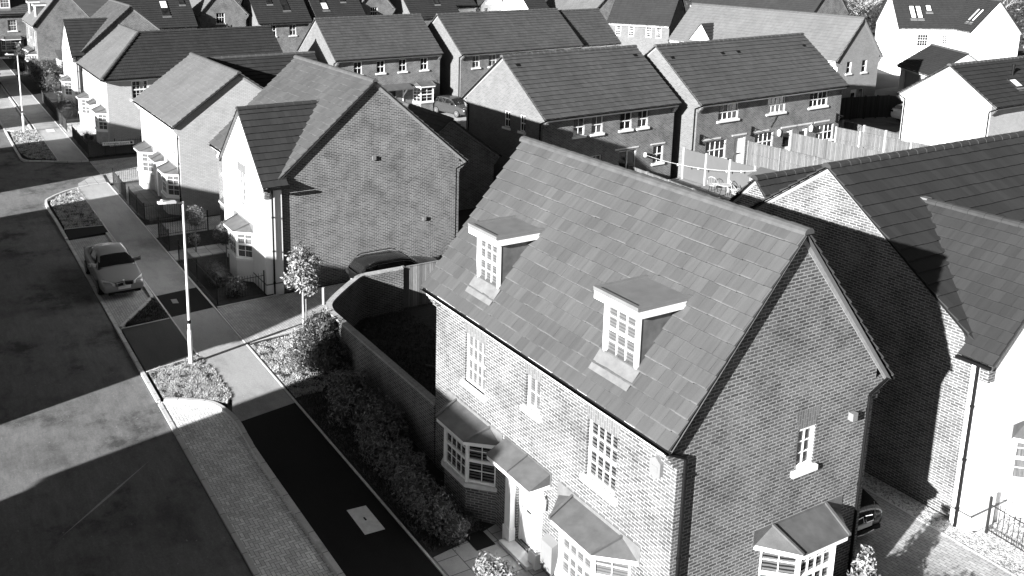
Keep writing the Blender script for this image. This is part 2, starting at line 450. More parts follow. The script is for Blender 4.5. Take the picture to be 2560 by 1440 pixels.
# ------------------------------------------------------------------ walls with openings
def wall(m, O, u, W, H, ops=(), mi=0, rev=.1, gable=None, z0=0.0, ns=1, dmi=None):
    """O base corner, u unit direction; normal = u x z * ns. ops: (u0,u1,z0,z1). gable=(apex_u, apex_z)."""
    O, u = Vector(O), Vector(u).normalized(); z = Vector((0, 0, 1)); n = u.cross(z) * ns
    P = lambda a, b: O + u * a + z * b
    def quad(a, b, c, d, mi_=mi):
        q = [P(a, c), P(b, c), P(b, d), P(a, d)]
        if ns < 0: q.reverse()
        m.face(q, mi_)
    xs = sorted({0, W} | {x for o in ops for x in o[:2]}); zs = sorted({z0, H} | {x for o in ops for x in o[2:4] if z0 < x < H} | ({dmi[0]} if dmi else set()))
    for i in range(len(xs) - 1):
        for j in range(len(zs) - 1):
            cx, cz = (xs[i] + xs[i + 1]) / 2, (zs[j] + zs[j + 1]) / 2
            if any(o[0] < cx < o[1] and o[2] < cz < o[3] for o in ops): continue
            quad(xs[i], xs[i + 1], zs[j], zs[j + 1], dmi[1] if dmi and cz < dmi[0] else mi)
    if gable:
        q = [P(0, H), P(W, H), P(gable[0], gable[1])]
        if ns < 0: q.reverse()
        m.face(q, mi)
    for a, b, c, d in [o[:4] for o in ops]:
        for p, q in (((a, c), (a, d)), ((a, d), (b, d)), ((b, d), (b, c)), ((b, c), (a, c))):
            f = [P(*p), P(*q), P(*q) - n * rev, P(*p) - n * rev]
            if ns < 0: f.reverse()
            m.face(f, mi)

# ------------------------------------------------------------------ windows
def window(par, O, u, w, h, cols=2, rows=2, pane='dark', name='window', sash=True, sill=True, silld=.14, rev=.07, fr=.05, arch=None, split=1, sillx=.1, bars=True, sillm='stain'):
    """O = lower-left corner on the outer wall face, u along the wall, outward normal u x z."""
    O, u = Vector(O), Vector(u).normalized(); z = Vector((0, 0, 1)); n = u.cross(z)
    f = M(); B = lambda a, b, c, d, y0, y1, mi=0: f.obox(O + u * a + z * c - n * y1, u * (b - a), z * (d - c), n * (y1 - y0), mi)
    y0, y1 = rev, rev + .06
    B(0, fr, 0, h, y0, y1); B(w - fr, w, 0, h, y0, y1); B(fr, w - fr, 0, fr, y0, y1); B(fr, w - fr, h - fr, h, y0, y1)
    mid = h * .5
    cells = []
    for k in range(split):
        a, b = fr + (w - 2 * fr) * k / split, fr + (w - 2 * fr) * (k + 1) / split
        if k: B(a - fr * .55, a + fr * .55, fr, h - fr, y0 - .004, y1)
        cells.append((a, b))
    if sash: B(fr, w - fr, mid - fr * .6, mid + fr * .6, y0 - .012, y1)
    if bars:
        t = .009
        for a, b in cells:
            for i in range(1, cols):
                x = a + (b - a) * i / cols; B(x - t, x + t, fr, h - fr, y0 + .012, y1 - .012)
            for lo, hi in (((fr, mid), (mid, h - fr)) if sash else ((fr, h - fr),)):
                rr_ = max(1, rows // 2) if sash else rows
                for j in range(1, rr_):
                    zz = lo + (hi - lo) * j / rr_; B(a, b, zz - t, zz + t, y0 + .014, y1 - .014)
    o = f.build(name, 'white', par)
    p = M(); P = lambda a, c: O + u * a + z * c - n * (y1 - .02)
    p.face([P(fr * .5, fr * .5), P(w - fr * .5, fr * .5), P(w - fr * .5, h - fr * .5), P(fr * .5, h - fr * .5)], uv=[(0, 0), (w, 0), (w, h), (0, h)])
    p.build('pane', pane, o)
    if sill:
        s_ = M(); s_.obox(O + u * -sillx + z * -.13 - n * .05, u * (w + 2 * sillx), z * .13, n * (.05 + silld * .6)); s_.build('sill', sillm, o)
    if arch:
        a_ = M(); pr = .004; zz0, zz1 = h, h + arch; sp = .12
        q = [O + z * zz0 + n * pr, O + u * w + z * zz0 + n * pr, O + u * (w + sp) + z * zz1 + n * pr, O + u * -sp + z * zz1 + n * pr]
        uvs = [(0, 0), (0, w), (arch, w + sp), (arch, -sp)]
        a_.face(q, uv=uvs)
        b_ = [x - n * (pr + .002) for x in q]
        for k in range(4): a_.face([q[k], b_[k], b_[(k + 1) % 4], q[(k + 1) % 4]])
        a_.build('arch', 'arch', o)
    return o

def door(par, O, u, w, h, m='white', glass=False, name='door', rev=.1):
    O, u = Vector(O), Vector(u).normalized(); z = Vector((0, 0, 1)); n = u.cross(z)
    f = M(); B = lambda a, b, c, d, y0, y1, mi=0: f.obox(O + u * a + z * c - n * y1, u * (b - a), z * (d - c), n * (y1 - y0), mi)
    B(0, .06, 0, h, rev - .02, rev + .06); B(w - .06, w, 0, h, rev - .02, rev + .06); B(.06, w - .06, h - .06, h, rev - .02, rev + .06)
    B(.06, w - .06, .02, h - .06, rev + .01, rev + .05)
    if not glass:
        for a, b in ((.16, w / 2 - .04), (w / 2 + .04, w - .16)):
            B(a, b, .18, .85, rev - .002, rev + .01); B(a, b, 1.0, h - .3, rev - .002, rev + .01)
    o = f.build(name, m, par)
    if glass:
        p = M(); p.obox(O + u * .2 + z * (h * .42) - n * (rev + .012), u * (w - .4), z * (h * .45), n * .01); p.build('pane', 'dark', o)
    hd = M(); hd.obox(O + u * .12 + z * 1.02 - n * (rev - .03), u * .13, z * .03, n * .03); hd.obox(O + u * .11 + z * .93 - n * (rev), u * .04, z * .22, n * .012); hd.build('handle', 'chrome' if m != 'x' else 'black', o)
    if not glass:
        hd = M(); hd.obox(O + u * (w / 2 - .15) + z * .95 - n * (rev - .012), u * .3, z * .05, n * .012); hd.build('letter_flap', 'black', o)
    return o

def canopy(par, C, u, half_w, half_f, depth, ztop, zfront, name='bay_canopy', fascia=True, flash=.35, seams=True, tr=.62):
    """lead canopy with splayed ends; C = wall point under its centre (z ignored)."""
    u = Vector(u).normalized(); z = Vector((0, 0, 1)); n = u.cross(z); C = Vector((C[0], C[1], 0))
    m = M(); P = lambda a, y, h: C + u * a + n * y + z * h
    A, B, F, G_ = P(-half_w, .01, zfront), P(half_w, .01, zfront), P(half_f, depth, zfront), P(-half_f, depth, zfront)
    T0, T1 = P(-half_w * tr, .01, ztop), P(half_w * tr, .01, ztop)
    m.face([G_, F, T1, T0]); m.face([F, B, T1]); m.face([A, G_, T0])
    o = m.build(name, 'lead', par)
    if fascia:
        w_ = M(); k = .95; d = z * .11
        a, b, f_, g_ = P(-half_w, .0, zfront - .005), P(half_w, .0, zfront - .005), P(half_f * k, depth - .02, zfront - .005), P(-half_f * k, depth - .02, zfront - .005)
        w_.face([g_ - d, f_ - d, f_, g_]); w_.face([f_ - d, b - d, b, f_]); w_.face([a - d, g_ - d, g_, a]); w_.face([a - d, b - d, f_ - d, g_ - d]); w_.face([a, g_, f_, b])
        w_.build('bay_fascia', 'white', par)
    if seams or tr > .9:
        for p, q in ((F, T1), (G_, T0)) if seams else (((F + G_) / 2, (T0 + T1) / 2),):
            s_ = M()
            dd = (q - p); w2 = dd.cross(z).normalized() * .03
            s_.obox(p - w2 + z * .004, dd, w2 * 2, z * .05)
            s_.build('lead_roll', 'lead', par)
    fl = M(); fl.obox(P(-half_w - .05, .003, zfront - .03), u * (2 * half_w + .1), z * (ztop - zfront + flash * .35), n * .012)
    fl.build('lead_flashing', 'leadw' if flash > .3 else 'lead', par)
    return o

def bay(par, C, u, half_w=1.15, half_f=.55, depth=.55, z0=.95, z1=2.33, base='brick', panes='net', cols=4, sidecols=2, canopyp=(1.35, .72, .75, 2.62, 2.36), fl=.35, zb=0.0, sillm='cream'):
    u = Vector(u).normalized(); z = Vector((0, 0, 1)); n = u.cross(z); C = Vector((C[0], C[1], 0))
    P = lambda a, y, h: C + u * a + n * y + z * h
    b = M(); pts = [(-half_w, 0), (-half_f, depth), (half_f, depth), (half_w, 0)]
    for i in range(3):
        a0, a1 = pts[i], pts[i + 1]; b.face([P(a0[0], a0[1], zb), P(a1[0], a1[1], zb), P(a1[0], a1[1], z0), P(a0[0], a0[1], z0)])
    b.face([P(p[0], p[1], z0) for p in pts]); b.build('bay_base', base, par)
    s_ = M(); q = [(-half_w - .05, 0), (-half_f - .05, depth + .07), (half_f + .05, depth + .07), (half_w + .05, 0)]
    s_.prism([P(a, y, z0 + .001) for a, y in q], z * .12); s_.build('bay_sill', sillm, par)
    for i in range(3):
        a0, a1 = pts[i], pts[i + 1]; p0, p1 = P(a0[0], a0[1] - .02, z0 + .12), P(a1[0], a1[1] - .02, z0 + .12); d = p1 - p0; L = d.length
        window(par, p0, d, L, z1 - z0 - .12, cols if i == 1 else sidecols, 4, panes, 'bay_window', sill=False, rev=.0, fr=.065)
    cm = M()
    for (a, y) in pts[1:3]: 
        cm.tube([P(a, y - .03, z0 + .12), P(a, y - .03, z1)], .05, 6)
    cm.build('bay_mullion', 'white', par)
    canopy(par, C, u, *canopyp, flash=fl)

# ------------------------------------------------------------------ gabled house
OVH = .38; VG = .15
def gabled(name, label, x0, y0, yaw, L, D, He, Hr, wmat='brick', rmat='tile', ridge='ridge', front=(), right=(), left=(), back=(), gut=True, cat='house', group=None,
           gmatL=None, gmatR=None, ex=.34, tw=.3, verge='verge', fascia='white', plinth=False, pipes=(), ov=OVH, root=None, backroof=True, corbel=True, z0=-.1, ridge_ext=(0, 0), hip=None):
    t = root or thing(name, label, cat, (x0, y0, 0), yaw, group)
    sl = (Hr - He) / (D / 2); vg = VG
    zw = He + ov * sl - .10
    ap = Hr - .12
    x_l, x_r, yf, yb = vg, L - vg, ov, D - ov
    w = M(); mats = [wmat, gmatL or wmat, gmatR or wmat, 'plinth']
    pl = (.3, 3) if plinth else None
    wall(w, (x_l, yf, 0), (1, 0, 0), x_r - x_l, zw, [o[:4] for o in front], 0, z0=z0, dmi=pl)
    wall(w, (x_r, yb, 0), (-1, 0, 0), x_r - x_l, zw, [o[:4] for o in back], 0, z0=z0)
    wall(w, (x_r, yf, 0), (0, 1, 0), yb - yf, zw, [o[:4] for o in right], 2, z0=z0, gable=((yb - yf) / 2, ap), dmi=pl)
    wall(w, (x_l, yb, 0), (0, -1, 0), yb - yf, zw, [o[:4] for o in left], 1, z0=z0, gable=((yb - yf) / 2, ap))
    w.build('wall', mats, t)
    for side, ops in (('f', front), ('r', right), ('l', left), ('b', back)):
        for o in ops:
            kw = dict(o[4]) if len(o) > 4 else {}
            O, u = {'f': (Vector((x_l + o[0], yf, o[2])), (1, 0, 0)), 'r': (Vector((x_r, yf + o[0], o[2])), (0, 1, 0)),
                    'l': (Vector((x_l, yb - o[0], o[2])), (0, -1, 0)), 'b': (Vector((x_r - o[0], yb, o[2])), (-1, 0, 0))}[side]
            k = kw.pop('kind', 'win')
            if k == 'win': window(t, O, u, o[1] - o[0], o[3] - o[2], **kw)
            else: door(t, O, u, o[1] - o[0], o[3] - o[2], **kw)
    # roof
    r = M(); a = math.atan(sl); Ls = (D / 2) / math.cos(a) - .02
    yv = ov - .33; e0 = yv / math.cos(a)
    tile_slope(r, (0, 0, He), (1, 0, 0), (0, math.cos(a), math.sin(a)), Ls, lambda s: 0, lambda s: L, ex=ex, tw=tw)
    if backroof: tile_slope(r, (0, D, He), (1, 0, 0), (0, -math.cos(a), math.sin(a)), Ls, lambda s: 0, lambda s: L, ex=ex, tw=tw)
    else: r.face([(0, D, He), (0, D / 2, Hr), (L, D / 2, Hr), (L, D, He)], tid=(.5, .5))
    dz = .06
    r.face([(0, .05, He - dz), (0, D / 2, Hr - dz), (L, D / 2, Hr - dz), (L, .05, He - dz)][::-1], tid=(.3, .3)); r.face([(0, D - .05, He - dz), (0, D / 2, Hr - dz), (L, D / 2, Hr - dz), (L, D - .05, He - dz)], tid=(.3, .3))
    ro = r.build('roof', rmat, t)
    rt = M(); ridge_tiles(rt, (-.02 - ridge_ext[0], D / 2, Hr - .03), (L + .02 + ridge_ext[1], D / 2, Hr - .03)); rt.build('ridge', ridge, ro)
    if verge:
        for xx in (x_l, x_r):
            v = M()
            sgn = -1 if xx == x_l else 1
            for ya, yb2 in ((.04, D / 2), (D - .04, D / 2)):
                za, zb = He - .005, Hr - .005
                p = [Vector((xx, ya, za)), Vector((xx, yb2, zb)), Vector((xx, yb2, zb - .20)), Vector((xx, ya, za - .16))]
                q = [c + Vector((sgn * .02, 0, 0)) for c in p]
                v.face(q if (sgn > 0) == (ya > D / 2) else q[::-1]); v.face([p[2], p[3], q[3], q[2]]); v.face([p[3], p[0], q[0], q[3]])
            v.build('verge', verge, t)
    if gut:
        for yy, sg, nm in ((.0, -1, 'gutter'), (D, 1, 'gutter')):
            gm = M(); K = 6; rr_ = .055; zc = He - .01
            cy = yy + (-.02 if yy == 0 else .02)
            ring = [(cy + rr_ * math.cos(math.pi + math.pi * k / K), zc - .03 + rr_ * math.sin(math.pi + math.pi * k / K)) for k in range(K + 1)]
            for k in range(K):
                (ya, za), (yb3, zb3) = ring[k], ring[k + 1]
                gm.face([(0, ya, za), (0, yb3, zb3), (L, yb3, zb3), (L, ya, za)], smooth=True); gm.face([(0, ya * 1, za + .0), (L, ya, za), (L, yb3, zb3 + .006), (0, yb3, zb3 + .006)])
            gm.build('gutter', 'black', t)
            fm = M(); yi = yy + (.045 if yy == 0 else -.045)
            fm.box((x_l, min(yi, yi - sg * .02), He - .17), (x_r, max(yi, yi - sg * .02), He - .012))
            wy = yf if yy == 0 else yb
            fm.box((x_l, min(yi, wy), He - .19), (x_r, max(yi, wy), He - .172)); fm.build('fascia', fascia, t)
    if corbel:
        for xx in (x_l, x_r):
            for wy, sg in ((yf, -1), (yb, 1)):
                cm = M()
                for k in range(4):
                    dy = (.33 - .07 * k); zt = He - .10 - .075 * k if k else He - .06
                    xa, xb = (xx - .003, xx + .24) if xx == x_l else (xx - .24, xx + .003)
                    cm.box((xa, min(wy, wy + sg * dy), He - .12 - .1 * (k + 1)), (xb, max(wy, wy + sg * dy), He - .12 - .1 * k + (.10 if k == 0 else 0)))
                cm.build('corbel', gmatR or wmat, t)
    for (px, py, side) in pipes:   # downpipes: local position, dir of offset
        pm = M(); dx, dy = {'f': (0, -.07), 'r': (.07, 0), 'l': (-.07, 0)}[side]
        pm.tube([(px + dx, py + dy, He - .35), (px + dx, py + dy, 0)], .036, 8)
        pm.tube([(px + dx, py + dy, He - .33), (px + dx * .5, (0.0 if py < D / 2 else D), He - .1)], .036, 8)
        for zz in (1.2, 3.0, He - .7): pm.tube([(px + dx, py + dy, zz - .03), (px + dx, py + dy, zz + .03)], .05, 8)
        pm.build('downpipe', 'black', t)
    return t

def flatbox(par, name, m, a, b):
    q = M(); q.box(a, b); return q.build(name, m, par)
SKY, SUN, EXPO = .022, 5.0, 1.68
# ================================================================== the setting
def slab(name, poly, z, m, kind='structure', depth=.3, bev=0):
    s = M(); s.face([(x, y, z) for x, y in poly] if area(poly) > 0 else [(x, y, z) for x, y in poly[::-1]])
    p = poly if area(poly) > 0 else poly[::-1]
    for k in range(len(p)):
        a, b = p[k], p[(k + 1) % len(p)]; s.face([(a[0], a[1], z - depth), (b[0], b[1], z - depth), (b[0], b[1], z), (a[0], a[1], z)])
    return tag(s.build(name, m), kind=kind)
def area(p): return sum(p[i][0] * p[(i + 1) % len(p)][1] - p[(i + 1) % len(p)][0] * p[i][1] for i in range(len(p)))

GZ0 = -.14
slab('ground', [(-900, -500), (400, -500), (400, 900), (-900, 900)], GZ0, 'ground')
ROADZ = -.085
mouth = [(-66.9, 6.1), (-66.3, 7.3), (-65.4, 8.7), (-64.8, 10.2), (-58.5, 10.2), (-58.3, 9.0), (-57.5, 7.6), (-56.4, 6.5), (-55.4, 6.1)]
slab('road', [(-330, -2.2), (60, -2.2), (60, 6.1)] + mouth[::-1] + [(-330, 6.1)], ROADZ, 'road')
slab('side_driveway', [(-64.9, 10.205), (-58.45, 10.205), (-58.6, 34), (-64.9, 34)], ROADZ + .01, 'blockd')
slab('far_pavement', [(-330, -4.3), (60, -4.3), (60, -2.35), (-330, -2.35)], .0, 'foot')
# footways
slab('pavement', [(-57.75, 8.32), (-27.7, 8.32), (-27.1, 8.12), (-25, 8.05), (60, 8.02), (60, 10.1), (-58.2, 10.1)], 0, 'foot')
slab('pavement', [(-330, 8.4), (-65.5, 8.4), (-65.2, 10.1), (-330, 10.1)], 0, 'foot')
slab('pavement_patch', [(-38.1, 8.322), (-35.55, 8.322), (-35.75, 10.098), (-38.3, 10.098)], .004, 'newtar')
slab('pavement_patch', [(-26.25, 8.1), (-25, 8.05), (-2, 8.01), (-2, 10.098), (-26.6, 10.098)], .004, 'newtar')
slab('pavement_crossing', [(-35.3, 6.3), (-31.2, 6.3), (-31.6, 8.24), (-35.45, 8.24)], 0, 'midtar')
slab('pavement_crossing', [(-49.6, 6.3), (-47.85, 6.3), (-48.1, 8.24), (-49.4, 8.24)], 0, 'newtar')
slab('crossing_paving', [(-60.6, 10.25), (-60.2, 9.4), (-58.9, 8.5), (-57.75, 8.34), (-58.2, 10.1)], .003, 'slab')
# parking bays of blocks
slab('parking_bay', [(-27.55, 7.92), (-28.35, 7.15), (-28.85, 6.25), (0, 6.25), (0, 7.85), (-24, 7.86), (-26.2, 7.98)], -.06, 'block')
slab('parking_bay', [(-47.8, 6.25), (-35.6, 6.25), (-36.6, 7.0), (-37.4, 7.6), (-37.9, 7.95), (-38.4, 8.08), (-47.9, 8.08)], -.06, 'blockd')
slab('parking_bay', [(-110, 6.25), (-78.6, 6.25), (-78.1, 7.2), (-78.6, 8.0), (-110, 8.0)], -.06, 'blockd')
# driveways
slab('driveway', [(-35.6, 10.2), (-31.75, 10.2), (-31.9, 12.8), (-32.2, 14.6), (-32.1, 30), (-35.85, 30), (-35.75, 13.0)], .002, 'blockd')
slab('driveway', [(-48.3, 10.2), (-46.0, 10.2), (-46.0, 24), (-48.3, 24)], .002, 'blockd')
slab('driveway', [(-16, 18.9), (6, 18.9), (6, 22.0), (-14.9, 22.35), (-22, 22.4), (-22, 18.9)], .002, 'blockd')
slab('driveway', [(-9.9, 10.2), (-6.5, 10.2), (-6.5, 18.9), (-9.9, 18.9)], .002, 'blockd')
slab('gravel_strip', [(-22, 22.45), (-14.9, 22.42), (6, 22.05), (6, 34), (-11.9, 34), (-11.9, 23.1), (-22, 23.1)], .0, 'gravel')
slab('rear_court', [(-62, 30), (-62, 60), (-82, 60), (-82, 30)], -.02, 'blockd')
slab('rear_court', [(-58.5, 60.2), (-46.5, 58.5), (-30, 58.2), (-30, 90), (-60, 90)], -.02, 'road')
slab('front_path', [(-17.6, 10.18), (-15.6, 10.18), (-15.6, 12.0), (-15.2, 12.32), (-18.0, 12.32), (-17.75, 11.3)], .03, 'slab')
slab('doorstep', [(-17.3, 11.95), (-16.1, 11.95), (-16.1, 12.3), (-17.3, 12.3)], .12, 'cream')
slab('front_path', [(-43.6, 10.2), (-42.2, 10.2), (-42.2, 13.3), (-43.6, 13.3)], .01, 'slab')
slab('front_path', [(-57.4, 10.2), (-51.0, 10.2), (-49.0, 10.6), (-49.0, 12.25), (-57.9, 12.25)], .01, 'slabd')
slab('front_path', [(-75.2, 10.2), (-73.6, 10.2), (-73.6, 12.3), (-75.2, 12.3)], .01, 'slab')
slab('rear_patio', [(-41.2, 39.6), (-32.8, 39.4), (-32.8, 57.5), (-42.0, 57.5)], .5, 'slabm', depth=.7)

# kerbs and edgings
def strip(name, pts, w, z0, z1, m='kerb', kind='structure'):
    s = M(); L, Rr = [], []; n = len(pts); acc = 0; D_ = [0]
    for i, p in enumerate(pts):
        a = Vector(pts[max(i - 1, 0)] + (0,)); b = Vector(pts[min(i + 1, n - 1)] + (0,)); d = (b - a).normalized(); nn = Vector((-d.y, d.x, 0)) * w * .5
        L.append(Vector(p + (0,)) + nn); Rr.append(Vector(p + (0,)) - nn)
        if i: D_.append(D_[-1] + (Vector(p + (0,)) - Vector(pts[i - 1] + (0,))).length)
    for i in range(n - 1):
        up = lambda v, z: Vector((v.x, v.y, z))
        u0, u1 = D_[i], D_[i + 1]
        s.face([up(Rr[i], z1), up(Rr[i + 1], z1), up(L[i + 1], z1), up(L[i], z1)], uv=[(u0, .1), (u1, .1), (u1, .1 + w), (u0, .1 + w)])
        s.face([up(Rr[i], z0), up(Rr[i + 1], z0), up(Rr[i + 1], z1), up(Rr[i], z1)], uv=[(u0, .5), (u1, .5), (u1, .6), (u0, .6)])
        s.face([up(L[i + 1], z0), up(L[i], z0), up(L[i], z1), up(L[i + 1], z1)], uv=[(u1, .5), (u0, .5), (u0, .6), (u1, .6)])
    s.face([up(Rr[0], z0), up(Rr[0], z1), up(L[0], z1), up(L[0], z0)]); s.face([up(Rr[-1], z0), up(L[-1], z0), up(L[-1], z1), up(Rr[-1], z1)])
    return tag(s.build(name, m), kind=kind)
def arc(pts, n=6):     # Catmull-Rom through points
    P = [pts[0]] + list(pts) + [pts[-1]]; out = []
    for i in range(1, len(P) - 2):
        for k in range(n):
            t = k / n; a, b, c, d = P[i - 1:i + 3]
            out.append(tuple(.5 * (2 * b[j] + (c[j] - a[j]) * t + (2 * a[j] - 5 * b[j] + 4 * c[j] - d[j]) * t * t + (3 * b[j] - a[j] - 3 * c[j] + d[j]) * t ** 3) for j in (0, 1)))
    out.append(tuple(pts[-1])); return out
strip('kerb', [(60, 6.18)] + [(-28.75 - 0, 6.18)], .13, -.3, -.045)
strip('kerb', [(-28.9, 6.17), (-35.5, 6.17)], .13, -.3, .012)
strip('kerb', [(-35.6, 6.18), (-47.8, 6.18)], .13, -.3, -.045)
strip('kerb', arc([(-47.9, 6.17), (-51, 6.17), (-55.3, 6.15), (-56.5, 6.6), (-57.6, 7.7), (-58.25, 9.0), (-58.35, 10.15)], 5), .13, -.3, .012)
strip('kerb', arc([(-64.85, 10.15), (-65.4, 8.8), (-66.3, 7.4), (-67.2, 6.3), (-69.5, 6.16), (-76, 6.16), (-78.3, 6.17)], 5), .13, -.3, .012)
strip('kerb', [(-78.6, 6.18), (-110, 6.18)], .13, -.3, -.045)
strip('kerb', [(-110, 6.18), (-330, 6.18)], .13, -.3, .012)
strip('kerb', [(60, -2.28), (-330, -2.28)], .13, -.3, .02)
strip('kerb', arc([(-28.8, 6.35), (-28.35, 7.1), (-27.7, 7.75), (-26.4, 8.02), (-25, 7.97), (-23, 7.93), (-10, 7.93), (20, 7.93)], 6), .15, -.3, .055)
strip('kerb', arc([(-48.0, 8.15), (-43, 8.15), (-38.5, 8.15), (-37.9, 8.0), (-37.3, 7.6), (-36.5, 7.0), (-35.5, 6.3)], 5), .13, -.3, .03)
strip('kerb', arc([(-110, 8.07), (-79, 8.07), (-78.2, 7.7), (-77.95, 7.0), (-78.2, 6.3)], 5), .13, -.3, .03)
strip('pavement_edging', [(-57.8, 8.28), (-31.7, 8.28)], .06, -.2, .008, 'cream')
strip('pavement_edging', [(-110, 8.35), (-65.6, 8.35)], .06, -.2, .008, 'cream')
strip('pavement_edging', [(-58.3, 10.15), (30, 10.15)], .06, -.2, .012, 'cream')
strip('pavement_edging', [(-130, 10.15), (-65.0, 10.15)], .06, -.2, .012, 'cream')
strip('verge_edging', [(-31.15, 6.3), (-31.6, 8.22)], .05, -.2, .01, 'cream')
strip('verge_edging', [(-35.35, 6.3), (-35.5, 8.22)], .05, -.2, .01, 'cream')
strip('verge_edging', [(-49.7, 6.3), (-49.45, 8.22)], .05, -.2, .01, 'cream')
strip('driveway_edging', [(-35.7, 10.25), (-35.85, 13.0)], .06, -.2, .012, 'cream')
strip('driveway_edging', [(-31.7, 10.3), (-32.15, 12.8)], .06, -.2, .012, 'cream')
strip('driveway_edging', [(-22, 22.42), (-14.9, 22.38), (6, 22.02)], .06, -.2, .012, 'cream')

# soil and turf
slab('garden_bed', [(-31.7, 10.2), (-17.65, 10.2), (-18.0, 12.3), (-21.3, 12.35), (-29.5, 12.35), (-31.95, 13.4)], .0, 'soil')
slab('garden_bed', [(-15.6, 10.2), (-9.9, 10.2), (-9.9, 18.85), (-11.7, 18.85), (-11.7, 12.3), (-15.6, 12.3)], .0, 'soil')
slab('garden_bed', [(-42.1, 10.2), (-35.75, 10.2), (-35.95, 12.5), (-36.1, 13.2), (-42.1, 13.2)], .0, 'soil')
slab('garden_bed', [(-46.0, 10.2), (-43.65, 10.2), (-43.65, 13.2), (-46.0, 13.2)], .0, 'soil')
slab('garden_bed', [(-73.5, 10.2), (-66.0, 10.2), (-66.0, 20), (-68.6, 20), (-68.6, 12.3), (-73.5, 12.3)], .0, 'soil')
slab('garden_bed', [(-98.5, 10.2), (-75.3, 10.2), (-75.3, 13), (-98.5, 13)], .0, 'soil')
slab('gravel_bed', [(-75.3, 10.25), (-75.3, 12.3), (-79, 12.3), (-79, 10.25)], .012, 'gravel')
slab('lawn', [(-31.9, 13.6), (-29.6, 12.55), (-21.3, 12.55), (-21.3, 30), (-31.9, 30)], .0, 'lawn')
slab('lawn', [(-98.5, 10.2), (-98.5, 30), (-130, 30), (-130, 10.2)], -.0, 'lawn')

def blades(name, poly, n, h=.06, w=.012, m='grass', z=0.0, seed=1):
    rr = random.Random(seed); xs = [p[0] for p in poly]; ys = [p[1] for p in poly]; g_ = M(); k = 0
    def inside(x, y):
        c = False; j = len(poly) - 1
        for i in range(len(poly)):
            if (poly[i][1] > y) != (poly[j][1] > y) and x < (poly[j][0] - poly[i][0]) * (y - poly[i][1]) / (poly[j][1] - poly[i][1]) + poly[i][0]: c = not c
            j = i
        return c
    from mathutils import noise as mn
    while k < n:
        x, y = rr.uniform(min(xs), max(xs)), rr.uniform(min(ys), max(ys))
        if not inside(x, y): continue
        k += 1
        cl = mn.noise(Vector((x * 3, y * 3, seed)))
        if cl < -.28 and rr.random() < .75: continue
        hh = h * (1 + cl) * rr.uniform(.5, 1.5); a = rr.uniform(0, 6.28); lean = rr.uniform(.2, 1.0) * hh; b = rr.uniform(0, 6.28)
        d = Vector((math.cos(a), math.sin(a), 0)) * w * rr.uniform(.6, 1.6)
        t = Vector((x, y, z)) + Vector((math.cos(b) * lean, math.sin(b) * lean, hh)); u = min(.98, max(.02, rr.gauss(.45 + cl * .4, .25)))
        g_.face([Vector((x, y, z)) - d, Vector((x, y, z)) + d, t], uv=[(u, 0)] * 3)
    return tag(g_.build(name, m), kind='stuff')
V3 = [(-31.1, 6.35), (-31.55, 8.1), (-31.4, 8.3), (-29.7, 8.45), (-28.0, 8.42), (-27.6, 8.12), (-28.4, 7.3), (-28.95, 6.35)]
V1 = [(-55.2, 6.35), (-56.4, 6.9), (-57.4, 8.0), (-57.6, 8.25), (-49.5, 8.25), (-49.7, 6.35)]
V2 = [(-35.6, 6.5), (-36.5, 7.15), (-37.4, 7.8), (-38.1, 8.15), (-35.55, 8.2)]
V4 = [(-77.5, 6.4), (-69.5, 6.3), (-67.4, 6.6), (-66.1, 8.2), (-69.5, 8.28), (-77.7, 8.28)]
for i, V in enumerate((V1, V2, V3, V4)):
    slab('verge_soil', V, .005, 'soil' if i != 2 else 'lawn')
blades('grass', V3, 22000, .045, .014, 'grass', 0, 3)
blades('grass', V1, 9000, .06, .02, 'grass', 0, 4)
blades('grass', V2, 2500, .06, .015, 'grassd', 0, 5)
blades('grass', V4, 9000, .07, .022, 'grass', 0, 6)
blades('grass', [(-31.5, 10.25), (-26.9, 10.25), (-26.9, 11.2), (-28.2, 12.2), (-29.3, 12.3), (-31.7, 12.9)], 18000, .045, .014, 'grass', 0, 7)
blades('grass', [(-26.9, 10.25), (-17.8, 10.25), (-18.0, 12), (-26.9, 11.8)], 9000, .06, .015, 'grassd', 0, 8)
blades('lawn_grass', [(-31.8, 13.8), (-29.4, 12.7), (-21.5, 12.7), (-21.5, 17), (-31.8, 17)], 12000, .06, .02, 'grassd', 0, 9)

